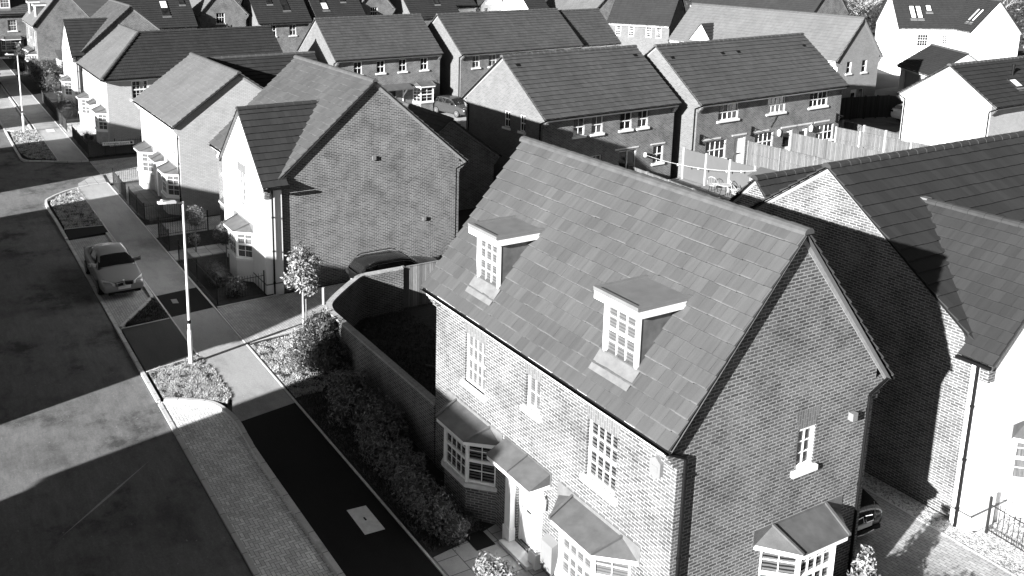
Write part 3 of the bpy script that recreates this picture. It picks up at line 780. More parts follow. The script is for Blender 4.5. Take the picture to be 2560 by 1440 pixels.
# ================================================================== main house (right foreground)
h1x, h1y, h1L, h1D, h1He, h1Hr = -21.357, 11.946, 9.637, 6.601, 5.54, 9.399
def dormer(par, xa, xb, yf, zb, zt, sl, he):
    z0 = zb; ov_ = .16; yback = (zt - he) / sl
    for x in (xa, xb):
        c = M()
        q = [(x, yf, z0 - .02), (x, (z0 - he) / sl, z0 - .02), (x, yback, zt - .05), (x, yf, zt - .05)]
        c.face(q if x == xa else q[::-1])
        c.build('dormer_cheek', 'leadd', par)
    f = M(); fw = .05
    f.box((xa - .02, yf - .02, z0 - .05), (xa + fw, yf + .05, zt - .1)); f.box((xb - fw, yf - .02, z0 - .05), (xb + .02, yf + .05, zt - .1))
    f.box((xa + fw, yf - .02, z0 - .05), (xb - fw, yf + .05, z0 + .06)); f.build('dormer_frame', 'white', par)
    window(par, (xa + fw, yf - .0, z0 + .06), (1, 0, 0), xb - xa - 2 * fw, zt - .16 - z0 - .0, 3, 4, 'blind', 'dormer_window', sillx=.0, rev=.0, fr=.045, sillm='white', silld=.02)
    r = M(); y0 = yf - .2
    zb2 = zt + .10; 
    r.box((xa - ov_, y0, zt - .10), (xb + ov_, yback + .02, zt + .07)); rf = r.build('dormer_fascia', 'white', par)
    r = M(); r.prism([(xa - ov_ - .015, y0 - .015, zt + .072), (xb + ov_ + .015, y0 - .015, zt + .072), (xb + ov_ + .015, yback + .18, zt + .072), (xa - ov_ - .015, yback + .18, zt + .072)], (0, 0, .06)); r.build('dormer_roof', 'leadt', par)
    r = M()
    for a, b, c_, d in ((xa - ov_ - .02, xa - ov_ + .09, y0 - .02, yback + .1), (xb + ov_ - .09, xb + ov_ + .02, y0 - .02, yback + .1), (xa - ov_ + .09, xb + ov_ - .09, y0 - .02, y0 + .08)):
        r.box((a, c_, zt + .133), (b, d, zt + .165))
    r.build('roof_edge_trim', 'leadt', par)
    # lead apron on the tiles below
    a_ = M(); nz = .045; yb0 = (z0 - he) / sl
    n = Vector((0, -sl, 1)).normalized() * nz
    P = lambda x, y: Vector((x, y, he + sl * y)) + n
    a_.face([P(xa - .08, yf - .30), P(xb + .1, yf - .30), P(xb + .12, yf + .02), P(xa - .1, yf + .02)]); a_.build('lead_apron', 'leadw', par)

t1 = gabled('brick_house', 'large brick house in the right foreground with two white box dormers on its tiled roof', h1x, h1y, 0, h1L, h1D, h1He, h1Hr,
    front=[(1.55, 2.53, 3.38, 4.78, dict(cols=4, rows=4, pane='blind', arch=.42)), (4.33, 4.90, 3.95, 4.80, dict(cols=2, rows=2, pane='blind', sash=False, arch=.42)),
           (6.65, 7.63, 3.36, 4.76, dict(cols=4, rows=4, pane='slat', arch=.42)), (4.10, 5.05, .15, 2.22, dict(kind='door'))],
    right=[(3.42, 3.98, 3.95, 4.9, dict(cols=2, rows=3, pane='dark', sash=False, arch=.42, rev=.03, fr=.075))],
    back=[(1.5, 2.7, 3.4, 4.7, {}), (6.5, 7.7, 3.4, 4.7, {}), (3.8, 5.2, .1, 2.2, dict(kind='door', glass=True))], pipes=((h1L - VG, .52, 'r'), (h1L - VG, h1D - .62, 'r')))
bay(t1, (-19.20 - h1x, OVH), (1, 0, 0), panes='slat')
bay(t1, (-14.10 - h1x, OVH), (1, 0, 0), panes='blind', canopyp=(1.35, .72, .75, 2.62, 2.36))
bay(t1, (h1L - VG, 16.07 - h1y), (0, 1, 0), panes='slat', canopyp=(1.35, .72, .75, 2.8, 2.5), z1=2.47, fl=.2)
canopy(t1, (4.64, OVH), (1, 0, 0), .93, .93, .62, 2.70, 2.42, 'door_canopy', fascia=True, flash=.2, seams=False, tr=1)
for s_, x in ((-1, 4.08), (1, 5.20)):
    p_ = M(); p_.box((x - .12, OVH - .16, .45), (x + .12, OVH, 2.32)); p_.box((x - .15, OVH - .19, -.02), (x + .15, OVH, .45)); p_.box((x - .15, OVH - .3, 2.2), (x + .15, OVH, 2.33)); p_.build('door_pilaster', 'white', t1)
sl1 = (h1Hr - h1He) / (h1D / 2)
dormer(t1, 1.83, 2.81, .64, 6.24, 7.62, sl1, h1He)
dormer(t1, 6.89, 7.93, .64, 6.24, 7.62, sl1, h1He)
q = M(); q.prism([(8.83, OVH, 4.62), (8.98, OVH, 4.5), (9.13, OVH, 4.62), (9.13, OVH, 4.9), (8.98, OVH, 5.0), (8.83, OVH, 4.9)], (0, -.09, 0)); q.box((8.9, OVH - .096, 4.68), (9.06, OVH - .09, 4.8)); q.build('alarm_box', 'metalb', t1)
q = M(); q.box((h1L - VG, 17.36 - h1y, 4.72), (h1L - .03, 17.52 - h1y, 4.9)); q.build('wall_vent', 'metalb', t1)
q = M(); q.box((5.55, OVH - .2, .35), (5.98, OVH, 1.05)); q.prism([(5.55, OVH, 1.05), (5.55, OVH - .2, 1.05), (5.55, OVH, 1.13)], (.43, 0, 0)); q.build('meter_box', 'metalb', t1)
q = M(); q.tube([(5.48, OVH - .12, 1.72), (5.48, OVH - .12, 2.0)], .07, 6, r2=.09); q.tube([(5.48, OVH - .12, 2.0), (5.48, OVH - .12, 2.1)], .1, 6, r2=.02); q.box((5.46, OVH - .1, 1.88), (5.5, OVH, 1.92)); q.build('wall_lantern', 'white', t1)
q = M(); q.box((-.22, 4.2, 2.12), (-.02, 5.2, 2.2)); q.box((-.15, 4.3, 1.7), (-.02, 4.5, 2.12)); q.build('side_canopy', 'white', t1)

# ---- wing used by the cross-gabled houses (local coordinates of its house)
def crosswing(par, cx, hw, yf, ze, zr, He, sl, near, wm='render', rm='tile_dark', bayopt=True, depth=None, pane='net', gx=None):
    """gable wing projecting from the front; near=+1: its outer side is at larger x."""
    s_ = (zr - ze) / hw; a = math.atan(s_); ymeet = lambda z: (z - He) / sl
    w_ = M(); xl, xr = cx - hw + .27, cx + hw - .27
    ye = max(.5, (ze - He) / sl + .5) + .3
    op = [(cx - .55 - xl, cx + .5 - xl, 3.35, 4.78)]
    zt = ze + s_ * .27 - .1
    wall(w_, (xl, yf, 0), (1, 0, 0), xr - xl, zt, op, 0, z0=-.1, gable=((xr - xl) / 2, zr - .12), dmi=None)
    wall(w_, (xr, yf, 0), (0, 1, 0), OVH - yf, zt, (), 0, z0=-.1); wall(w_, (xl, OVH, 0), (0, -1, 0), OVH - yf, zt, (), 0, z0=-.1)
    w_.build('wing_wall', wm, par)
    b_ = M(); 
    for (p, q_) in (((xl - .012, yf - .012), (xr + .012, yf - .012)),): b_.box((p[0], p[1], .42), (q_[0], yf, .47))
    b_.box((xr, yf - .012, .42), (xr + .012, OVH, .47)); b_.box((xl - .012, yf - .012, .42), (xl, OVH, .47)); b_.build('bell_cast', 'leadd', par)
    window(par, (xl + op[0][0], yf, 3.35), (1, 0, 0), 1.05, 1.43, 3, 4, pane, arch=.4)
    Ls = hw / math.cos(a) - .01; r = M(); y0 = yf - .12
    for sg in (1, -1):
        O = (cx + sg * hw, 0, ze)
        zz = lambda s: ze + s * math.sin(a)
        if (sg == near): top = lambda s: max(ymeet(zz(s)) + .06, .62 if s < .5 else 0)
        else: top = lambda s: ymeet(zz(s)) + .06
        tile_slope(r, O, (0, 1, 0), (-sg * math.cos(a), 0, math.sin(a)), Ls, lambda s: y0, top)
    ym = ymeet(zr)
    for sg in (1, -1):
        q4 = [(cx + sg * (hw - .04), y0, ze - .02), (cx, y0, zr - .06), (cx, ym, zr - .06), (cx + sg * (hw - .04), max(.3, ymeet(ze)), ze - .02)]
        r.face(q4 if sg > 0 else q4[::-1], tid=(.3, .3))
    ro = r.build('wing_roof', rm, par)
    rt = M(); ridge_tiles(rt, (cx, y0 - .02, zr - .03), (cx, ym + .05, zr - .03)); rt.build('wing_ridge', 'ridge_d', ro)
    v = M()
    for sg in (1, -1):
        p = [Vector((cx + sg * (hw - .03), yf - .1, ze - .03)), Vector((cx, yf - .1, zr - .01)), Vector((cx, yf - .1, zr - .2)), Vector((cx + sg * (hw - .03), yf - .1, ze - .16))]
        v.prism(p, (0, .1, 0))
    v.build('bargeboard', 'leadd', par)
    vl = M(); vl.obox((cx - .12, ym - .12, zr - .02), (.24, 0, 0), (0, .34, .0), (0, 0, .1)); vl.build('valley_lead', 'leadw', par)
    xo = xr if near > 0 else xl; so = near
    gm = M(); gx_ = cx + near * hw; gm.box((min(gx_, gx_ + so * .1), yf - .1, ze - .1), (max(gx_, gx_ + so * .1), .62, ze - .02)); gm.build('gutter', 'black', par)
    pm = M(); pm.tube([(xo + so * .08, yf + .33, ze - .1), (xo + so * .08, yf + .33, 0)], .04, 8)
    for zz_ in (.5, 1.9, 3.4): pm.tube([(xo + so * .08, yf + .33, zz_), (xo + so * .08, yf + .33, zz_ + .06)], .055, 8)
    pm.build('downpipe', 'black', par)
    cm = M()
    for k in range(5): cm.box((xo - so * .0 - .12 if so > 0 else xo - .16 + .0, yf - .004 - .0, ze - .15 - .075 * (k + 1)), (xo + .16 - .03 * k if so > 0 else xo + .12, yf + .22, ze - .15 - .075 * k))
    cm.build('corbel', 'brick', par)

def crosshouse(label, x0, y0, yaw, L, D, He, Hr, wing, opt_front, **kw):
    t = gabled('brick_house', label, x0, y0, yaw, L, D, He, Hr, front=opt_front, **kw)
    crosswing(t, *wing)
    bay(t, (wing[0], wing[2]), (1, 0, 0), base='render', panes='net', sillm='white', canopyp=(1.35, .72, .75, 2.62, 2.34))
    return t

H2 = crosshouse('brick house with a plain gable filling the left middle and a white gabled front wing', -45.222, 12.938, 0, 9.232, 9.591, 4.81, 8.903,
    (6.35, 3.12, -.40, 4.78, 7.66, 4.81, .8535, 1), [(.81, 1.86, 3.42, 4.5, dict(cols=2, rows=4, pane='net', arch=.35)), (.9, 1.8, .85, 2.25, dict(cols=2, rows=4, pane='net', arch=.3)), (2.15, 3.05, .1, 2.15, dict(kind='door'))],
    pipes=((9.12, 9.0, 'r'),))
q = M(); q.box((9.12, 17.62 - 12.938, 5.36), (9.17, 17.8 - 12.938, 5.54)); q.build('wall_vent', 'metalb', H2)
q = M(); q.box((9.12, 20.2 - 12.938, 2.2), (9.17, 20.36 - 12.938, 2.36)); q.build('wall_vent', 'metalb', H2)
q = M(); q.box((.3, OVH - .1, 4.1), (.55, OVH, 4.4)); q.build('alarm_box', 'white', H2)
canopy(H2, (2.6, OVH), (1, 0, 0), .7, .7, .6, 2.6, 2.35, 'door_canopy', seams=False, tr=1)

H5 = crosshouse('brick house with a narrow white gabled wing, just beyond the hipped house on the left', -45.222 - 48.6, 12.938, 0, 9.232, 9.591, 4.81, 8.903,
    (6.35, 3.12, -.40, 4.78, 7.66, 4.81, .8535, 1), [(.81, 1.86, 3.42, 4.5, dict(cols=2, rows=4, pane='net'))], pipes=((9.12, 9.0, 'r'),))

H6 = gabled('brick_house', 'tall brick gable-ended house with two white box dormers above the dark hedge, far left', h1x - 94.6, h1y, 0, h1L, h1D, h1He, h1Hr, wmat='brick', gmatR='brick',
    front=[(1.55, 2.53, 3.38, 4.78, dict(cols=4, rows=4, pane='blind')), (4.33, 4.90, 3.95, 4.80, dict(cols=2, rows=2, pane='blind', sash=False)), (6.65, 7.63, 3.36, 4.76, dict(cols=4, rows=4, pane='blind')), (4.10, 5.05, .15, 2.22, dict(kind='door'))], rmat='tile_grey')
dormer(H6, 1.83, 2.81, .64, 6.24, 7.62, sl1, h1He); dormer(H6, 6.89, 7.93, .64, 6.24, 7.62, sl1, h1He)
bay(H6, (2.2, OVH), (1, 0, 0), panes='blind'); bay(H6, (7.2, OVH), (1, 0, 0), panes='blind'); canopy(H6, (4.64, OVH), (1, 0, 0), .9, .9, .6, 2.7, 2.42, 'door_canopy', seams=False, tr=1)

# H7 : house closing the view at the far left, facing +x
H7 = gabled('brick_house', 'brick house at the far left edge with a dormer above a sash window and bay', -124.6, 6.2, R(90), 11, 7, 5.5, 8.6,
    front=[(4.9, 5.9, 3.4, 4.75, dict(cols=3, rows=4, pane='net'))], rmat='tile')
dormer(H7, 4.4, 5.5, .7, 6.2, 7.5, (8.6 - 5.5) / 3.5, 5.5)
bay(H7, (5.4, OVH), (1, 0, 0), panes='slat', cols=3, half_w=1.3, half_f=.85, canopyp=(1.5, 1.0, .75, 2.7, 2.45))

# ---- H3 : pale brick house, second along
H3 = gabled('pale_brick_house', 'pale painted brick house with plain gable and smooth light roof, second along the street', -58.084, 11.96, 0, 9.42, 7.568, 5.098, 7.75, wmat='brick_paint', gmatR='brick_paint', rmat='tile_grey', tw=.24, verge='verge',
    front=[(1.0, 1.95, 3.4, 4.75, dict(cols=3, rows=4, pane='net')), (4.5, 5.2, 3.4, 4.75, dict(cols=2, rows=4, pane='net')), (7.3, 8.25, 3.4, 4.75, dict(cols=3, rows=4, pane='net')), (4.45, 5.4, .1, 2.2, dict(kind='door'))], pipes=((9.2, OVH, 'f'),))
bay(H3, (1.75, OVH), (1, 0, 0), base='brick_paint', panes='net', sillm='white'); bay(H3, (7.7, OVH), (1, 0, 0), base='brick_paint', panes='net', sillm='white')
canopy(H3, (4.9, OVH), (1, 0, 0), .75, .75, .6, 2.65, 2.4, 'door_canopy', seams=False, tr=1)
for x in (4.3, 5.65):
    p_ = M(); p_.box((x - .1, OVH - .14, -.02), (x + .1, OVH, 2.3)); p_.build('door_pilaster', 'white', H3)
gabled('pale_brick_house', 'dark roofed rear range just behind the second house along the street, its ridge running away', -53.9, 16.6, R(90), 7.2, 7.2, 4.5, 7.45, wmat='brick_paint', rmat='tile_dark')

# ---- H4 : hipped L-shaped house
H4 = thing('hipped_house', 'pale brick corner house with a hipped roof of light front and long dark side slope', 'house', (-79, 12, 0))
def H4build(t):
    ox, oy = -79.0, 12.0
    A, B = Vector((-78.7 - ox, 11.95 - oy, 4.95)), Vector((-68.15 - ox, 11.95 - oy, 4.95)); J, K = Vector((-79.1 - ox, 15.6 - oy, 7.75)), Vector((-72.3 - ox, 15.6 - oy, 7.78))
    yB, xk = 26.2 - oy, K.x
    w_ = M(); xr, xl, yf = -68.55 - ox, -78.6 - ox, .33
    fo = [(1.05, 2.0, 3.4, 4.72), (4.5, 5.2, 3.4, 4.72), (7.6, 8.55, 3.4, 4.72), (4.4, 5.35, .1, 2.2)]
    ro_ = [(1.75, 2.95, 3.35, 4.7), (2.5, 3.3, .8, 2.3), (9.5, 10.7, 3.4, 4.7)]
    wall(w_, (xl, yf, 0), (1, 0, 0), xr - xl, 4.95, fo, z0=-.1); wall(w_, (xr, yf, 0), (0, 1, 0), yB - yf, 4.95, ro_, z0=-.1)
    wall(w_, (xl, yf + 7.3, 0), (0, -1, 0), 7.3, 4.95, (), z0=-.1, gable=(3.65, 7.6)); wall(w_, (xr, yB, 0), (-1, 0, 0), 8.2, 4.95, (), z0=-.1, gable=(4.1, 7.6))
    w_.build('wall', 'brick_paint', t)
    for o in fo[:3]: window(t, (xl + o[0], yf, o[2]), (1, 0, 0), o[1] - o[0], o[3] - o[2], 3 if o[1] - o[0] > .8 else 2, 4, 'net')
    door(t, (xl + 4.4, yf, .1), (1, 0, 0), .95, 2.1)
    for o in ro_: window(t, (xr, yf + o[0], o[2]), (0, 1, 0), o[1] - o[0], o[3] - o[2], 4 if o[1] - o[0] > 1 else 2, 4, 'dark', fr=.08)
    bay(t, (-77.5 - ox, yf), (1, 0, 0), base='brick_paint', sillm='white'); bay(t, (-70.4 - ox, yf), (1, 0, 0), base='brick_paint', sillm='white')
    canopy(t, (-73.9 - ox, yf), (1, 0, 0), .75, .75, .6, 2.65, 2.4, 'door_canopy', seams=False, tr=1)
    r = M()
    s1 = Vector((0, 3.65, 2.8)); L1 = s1.length; 
    tile_slope(r, A, (1, 0, 0), s1, L1, lambda s: (J.x - A.x) * s / L1, lambda s: (B.x - A.x) + (K.x - B.x) * s / L1, tw=.24)
    s2 = Vector((K.x - B.x, 0, 2.83)); L2 = s2.length
    tile_slope(r, B, (0, 1, 0), s2, L2, lambda s: (K.y - B.y) * s / L2, lambda s: yB - B.y)
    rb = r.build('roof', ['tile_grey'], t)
    # shade of the side slope put into its colour with the dark tile material
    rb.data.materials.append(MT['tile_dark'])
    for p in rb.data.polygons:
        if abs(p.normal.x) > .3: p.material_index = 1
    r = M(); xw = 2 * K.x - B.x
    r.face([K, (K.x, yB, K.z), (xw, yB, 4.95), (xw, K.y + 3.6, 4.95)], tid=(.5, .5)); r.face([J, K, (xw, K.y + 3.6, 4.95), (A.x, K.y + 3.6, 4.95)], tid=(.5, .5)); r.build('rear_roof', 'tile_dark', t)
    q = M(); ridge_tiles(q, J, K); ridge_tiles(q, B + Vector((0, 0, .03)), K, .15); q.build('ridge', 'ridge', rb)
    q = M(); ridge_tiles(q, K, (K.x, yB, K.z)); q.build('ridge', 'ridge_d', rb)
    gm = M(); gm.box((A.x, -.1, 4.86), (B.x + .08, -.0, 4.94)); gm.box((B.x, -.1, 4.86), (B.x + .1, yB, 4.94)); gm.build('gutter', 'black', t)
    fm = M(); fm.box((xl, 0, 4.78), (B.x - .02, .02, 4.94)); fm.box((xl, .02, 4.76), (B.x - .02, yf, 4.78)); fm.box((B.x - .04, .02, 4.78), (B.x - .02, yB, 4.94)); fm.box((xr, .02, 4.755), (B.x - .02, yB, 4.775)); fm.build('fascia', 'white', t)
    pm = M(); pm.tube([(xl + .02, yf - .07, 4.8), (xl + .02, yf - .07, 0)], .04, 6); pm.build('downpipe', 'black', t)
H4build(H4)

# ================================================================== terraces at the back (ridges run away from the street)
W2 = lambda u0, u1, z0, z1, **k: (u0, u1, z0, z1, dict(dict(cols=2, rows=2, pane='dark'), **k))
HT3 = gabled('brick_terrace', 'brick house pair behind the foreground roof, its pale gable crossed by a dark shadow', -41.121, 30.728, R(92.477), 10.583, 8.313, 5.101, 8.178, gmatL='brick_pale', rmat='tile',
    front=[W2(2.26, 3.1, 3.82, 4.85), W2(3.63, 4.5, 3.82, 4.85, pane='net'), W2(5.83, 6.78, 3.82, 4.85), W2(7.26, 8.1, 3.82, 4.85), W2(8.68, 9.55, 1.45, 2.55), (5.9, 7.3, .1, 2.52, dict(kind='win', cols=1, rows=2, sash=False, split=2, sill=False)), (3.2, 4.5, 1.2, 2.5, dict(split=2, cols=2, rows=2))],
    left=[W2(8.313 - OVH * 2 - (2.46 - OVH), 8.313 - OVH * 2 - (1.94 - OVH), 4.03, 4.98, fr=.05), W2(8.313 - OVH * 2 - (3.97 - OVH), 8.313 - OVH * 2 - (3.39 - OVH), 4.03, 4.98, fr=.05)], pipes=((VG, .52, 'l'), (VG, 7.6, 'l')))
HT4 = gabled('brick_terrace', 'brick terrace of three homes with back doors and timber-fenced yards', -40.618, 41.98, R(93.478), 14.715, 7.994, 5.091, 8.282, gmatL='brick_pale', rmat='tile',
    front=[(1.92, 3.78, 3.82, 4.82, dict(split=2, cols=2, rows=2)), (6.6, 8.4, 3.82, 4.86, dict(split=2, cols=2, rows=2, pane='net')), (10.92, 12.88, 3.82, 4.82, dict(split=2, cols=2, rows=2)),
           (.98, 2.86, 1.35, 2.6, dict(split=2, cols=2, rows=2)), (3.6, 4.7, .5, 2.6, dict(kind='door')), (5.6, 7.45, 1.35, 2.6, dict(split=2, cols=2, rows=2)), (8.4, 9.4, .5, 2.55, dict(kind='door', glass=True)), (10.1, 11.0, .5, 2.5, dict(kind='door', glass=True)), (11.95, 13.9, 1.35, 2.5, dict(split=2, cols=2, rows=2))], pipes=((VG, .52, 'l'),))
HT1 = gabled('brick_terrace', 'brick house with four small upstairs windows over a bay and lean-to porch', -69.267, 30.549, R(90.383), 10.217, 8.31, 5.101, 8.171, gmatL='brick_pale', rmat='tile',
    front=[W2(1.66, 2.42, 3.76, 4.83), W2(3.78, 4.55, 3.76, 4.8), W2(5.88, 6.62, 3.76, 4.8), W2(7.98, 8.72, 3.76, 4.8), (4.6, 5.6, .1, 2.2, dict(kind='door', m='iron'))], pipes=((VG, .52, 'l'),))
bay(HT1, (8.5, OVH), (1, 0, 0), panes='dark', cols=2, half_w=1.1, half_f=.6, canopyp=(1.25, .75, .75, 2.7, 2.45))
q = M(); q.prism([(3.6, OVH, 2.75), (3.6, OVH - .95, 2.4), (3.6, OVH - .95, 2.32), (3.6, OVH, 2.32)], (3.4, 0, 0)); q.build('porch_roof', 'lead', HT1)
for x in (4.3, 6.4):
    q = M(); q.obox((x, OVH, 1.6), (.08, 0, 0), (0, -.75, .7), (0, .0, .09)); q.box((x, OVH - .06, 1.0), (x + .08, OVH, 2.3)); q.build('porch_bracket', 'white', HT1)
HT2 = gabled('brick_terrace', 'long brick terrace in the middle distance with a deep black shadow beside its left gable', -68.136, 41.867, R(92.358), 13.601, 8.101, 5.095, 8.215, gmatL='brick_pale', rmat='tile',
    front=[W2(1.22, 2.0, 3.8, 4.86, pane='net'), W2(2.97, 3.8, 3.8, 4.84, pane='net'), W2(5.2, 6.0, 3.8, 4.84), W2(7.0, 7.8, 3.8, 4.84), W2(9.8, 10.6, 3.8, 4.84), W2(11.5, 12.3, 3.8, 4.84), W2(2.0, 2.9, 1.2, 2.5)], pipes=((VG, .52, 'l'),))
HT2b = gabled('brick_terrace', 'small pale annexe joined to the far end of the long middle-distance terrace', -69.4, 55.6, R(92.3), 5.2, 7.0, 4.95, 8.0, wmat='brick_paint', rmat='tile',
    front=[W2(.5, 1.4, 3.4, 4.7), W2(2.6, 3.5, 3.5, 4.7)])
HB = gabled('brick_house', 'wide house with a broad pale roof slope and plain mid-grey gable behind the fenced yards', -69.368, 66.524, R(2.241), 18.748, 6.286, 5.037, 8.488, wmat='render', gmatR='brick_mid', rmat='tile_grey', tw=.24,
    right=[W2(1.22, 1.85, 3.88, 4.88, cols=1, rows=2), W2(3.26, 3.93, 3.86, 4.9, cols=1, rows=2), (2.1, 3.0, .1, 2.45, dict(kind='door', glass=True)), (3.2, 3.9, .6, 2.45, dict(cols=1, rows=2, sash=False))], front=[(2.0, 3.0, 3.4, 4.7, {}), (8, 9, 3.4, 4.7, {})], corbel=True)
def gablet(par, cx, hw, ze, zr, He, sl, y0=-.05):
    s_ = (zr - ze) / hw; ym = (zr - He) / sl
    q = M(); q.face([(cx - hw, y0 + .1, ze), (cx + hw, y0 + .1, ze), (cx, y0 + .1, zr - .05)]); q.build('gablet_face', 'render', par)
    q = M()
    for sg in (1, -1):
        L_ = math.hypot(hw, zr - ze)
        tile_slope(q, (cx + sg * hw, 0, ze), (0, 1, 0), (-sg * hw, 0, zr - ze), L_, lambda s: y0, lambda s: max(y0 + .1, (ze + s * (zr - ze) / L_ - He) / sl + .05))
    q.build('gablet_roof', 'tile_dark', par)
gablet(HB, 4.1, 1.35, 5.3, 6.95, 5.037, (8.488 - 5.037) / 3.143)
HR = gabled('white_brick_house', 'white painted brick house with a big blank gable and dark roof at the right edge', -31.938, 57.381, R(91.406), 16, 6.354, 5.023, 7.241, wmat='brick_paint', rmat='tile_dark', ex=.36,
    pipes=((VG, .45, 'l'), (VG, 5.85, 'l')))
MT['brick_white'] = brick('white_painted_brick', .105, .12, .088, patch=.05, ms=.005)
HR.children[0].data.materials.clear(); [HR.children[0].data.materials.append(MT['brick_white']) for _ in range(4)]

# rooflights
def rooflight(par, x0, x1, ya, yb, He, sl, m='sky', two=False):
    n = Vector((0, -sl, 1)).normalized(); P = lambda x, y, k: Vector((x, y, He + sl * y)) + n * k
    f = M(); f.obox(P(x0, ya, -.02), P(x1, ya, 0) - P(x0, ya, 0), P(x0, yb, 0) - P(x0, ya, 0), n * .10); f.build('rooflight', 'iron', par)
    g_ = M(); segs = ((ya + .08, (ya + yb) / 2 - .03), ((ya + yb) / 2 + .03, yb - .08)) if two else ((ya + .08, yb - .08),)
    for i, (a, b) in enumerate(segs):
        g_ = M(); g_.face([P(x0 + .1, a, .085), P(x1 - .1, a, .085), P(x1 - .1, b, .085), P(x0 + .1, b, .085)]); g_.build('rooflight_pane', m if not isinstance(m, tuple) else m[i], par)
    a_ = M(); a_.face([P(x0 - .06, ya - .22, .035), P(x1 + .06, ya - .22, .035), P(x1 + .06, ya, .045), P(x0 - .06, ya, .045)]); a_.build('lead_apron', 'leadw', par)
slr = (7.241 - 5.023) / 3.177
rooflight(HR, 3.9, 4.75, 1.05, 1.7, 5.023, slr); rooflight(HR, 6.6, 7.45, 1.3, 1.95, 5.023, slr)
q = M(); q.tube([(5.1, 2.0, 6.3), (5.1, 2.0, 6.95)], .07, 8); q.tube([(5.1, 2.0, 6.95), (5.1, 2.0, 7.1)], .11, 8); q.build('vent_pipe', 'black', HR)
def rooftile_vents(par, spots, He, sl):
    n = Vector((0, -sl, 1)).normalized()
    for x, y in spots:
        v = M(); P = Vector((x, y, He + sl * y)); v.obox(P - n * .01, (.3, 0, 0), Vector((0, .26, sl * .26)), n * .05); v.build('tile_vent', 'black', par)
rooftile_vents(HT4, ((.5, 3.0), (5.15, 2.9), (6.7, 2.9), (13.6, 3.0)), 5.091, (8.282 - 5.091) / 3.997)
rooftile_vents(HT3, ((.55, 3.3), (9.8, 3.3)), 5.101, (8.178 - 5.101) / 4.157)
# garage behind the plain gable
gabled('garage', 'brick garage with a low tiled roof in deep shade behind the plain gable', -49.6, 22.6, 0, 6.5, 6.6, 2.85, 5.25, wmat='brick', rmat='tile')

# H8 : right edge
H8 = crosshouse('brick house on the right edge with a half-shadowed gable and bright white front wing', -12.12, 23.04, R(90), 10.6, 10.4, 4.75, 8.6,
    (2.65, 2.98, -.14, 4.75, 7.58, 4.75, .7404, -1), [(7.4, 8.4, 3.4, 4.5, {})], rmat='tile_dark', ridge='ridge_d', ex=.38)
gabled('brick_house', 'low gabled rear extension peeping over the back of the right-edge brick house', -18.4, 24.6, R(90), 6, 5.6, 4.2, 7.15, wmat='brick', rmat='tile_dark', ridge='ridge_d')

# ================================================================== far rows
TX = -103.62
T1 = gabled('brick_terrace', 'dark roofed terrace at the top left with one tall and one small rooflight', TX, 20.5, R(90), 8.5, 8.4, 5.0, 8.6, rmat='tile_slate', front=[W2(5.2, 6.2, 3.4, 4.7)])
rooflight(T1, 4.95, 5.85, 1.4, 3.2, 5.0, .857, ('dark', 'sky'), True); rooflight(T1, 7.2, 7.85, 2.7, 3.5, 5.0, .857, 'dark')
T2 = gabled('brick_house', 'brick gable with one sash window between the two dark terraces at the top left', -116, 29.6, 0, 10, 6.2, 5.9, 9.3, rmat='tile_grey', wmat='brick_paint', gmatR='brick', right=[W2(1.9, 2.9, 5.0, 6.4, cols=3, pane='dark')])
bay(T2, (9.89, 2.6), (0, 1, 0), panes='dark', zb=2.2, z0=3.2, z1=4.3, canopyp=(1.3, .8, .7, 4.75, 4.45))
T3 = gabled('brick_terrace', 'dark roofed terrace with pale gable and two windows under its eaves, top left centre', TX, 36.1, R(90), 6.7, 8.4, 5.0, 8.6, gmatL='brick_pale', rmat='tile_slate', front=[W2(1.3, 2.1, 3.45, 4.72), W2(3.75, 4.6, 3.45, 4.72, pane='net'), W2(1.4, 2.3, 1.0, 2.4)])
rooflight(T3, 1.9, 2.6, 2.4, 3.3, 5.0, .857, 'dark'); rooflight(T3, 3.6, 4.5, 1.5, 3.4, 5.0, .857, ('dark', 'dark'), True)
T4 = gabled('brick_terrace', 'dark roofed terrace with a tall bright-bottomed rooflight, top of the picture left of centre', TX, 43.5, R(90), 6.6, 8.4, 5.0, 8.6, gmatL='brick_pale', rmat='tile_slate', front=[W2(1.3, 2.1, 3.45, 4.72)])
rooflight(T4, 1.2, 2.1, 1.4, 3.2, 5.0, .857, ('sky', 'dark'), True); rooflight(T4, 4.0, 4.7, 2.4, 3.2, 5.0, .857, 'dark')
T5 = gabled('brick_house', 'brick gable with one sash window framed by dark roofs near the top centre', -116, 49.6, 0, 10, 5.6, 5.9, 9.0, rmat='tile_grey', wmat='brick_paint', gmatR='brick', right=[W2(1.7, 2.7, 5.0, 6.4, cols=3, pane='dark')])
T6 = gabled('brick_terrace', 'dark roofed terrace with a pale gable holding a dark triangular shadow near the top centre', TX, 56.3, R(90), 7.2, 8.4, 5.0, 8.6, gmatL='brick_pale', rmat='tile_slate')
rooflight(T6, 4.1, 4.9, 1.6, 3.4, 5.0, .857, ('dark', 'dark'), True); rooflight(T6, 1.8, 2.5, 2.6, 3.4, 5.0, .857, 'dark')
T7 = gabled('white_house', 'white rendered house with small sash windows at the top centre', -110.6, 64.3, R(90), 6.2, 7, 5.3, 8.0, wmat='render', gmatL='render', rmat='tile_slate', front=[W2(1.6, 2.6, 3.3, 4.7), W2(4.9, 5.5, 3.7, 4.8)], corbel=False)
T7b = gabled('white_house', 'blank white gable with one narrow window at the top centre, right of the sash windows', -120, 70.6, 0, 9.5, 7.8, 5.4, 9.4, wmat='render', rmat='tile_slate', right=[W2(3.6, 4.3, 4.4, 5.5), W2(.6, 1.1, 4.2, 5.2)], corbel=False)
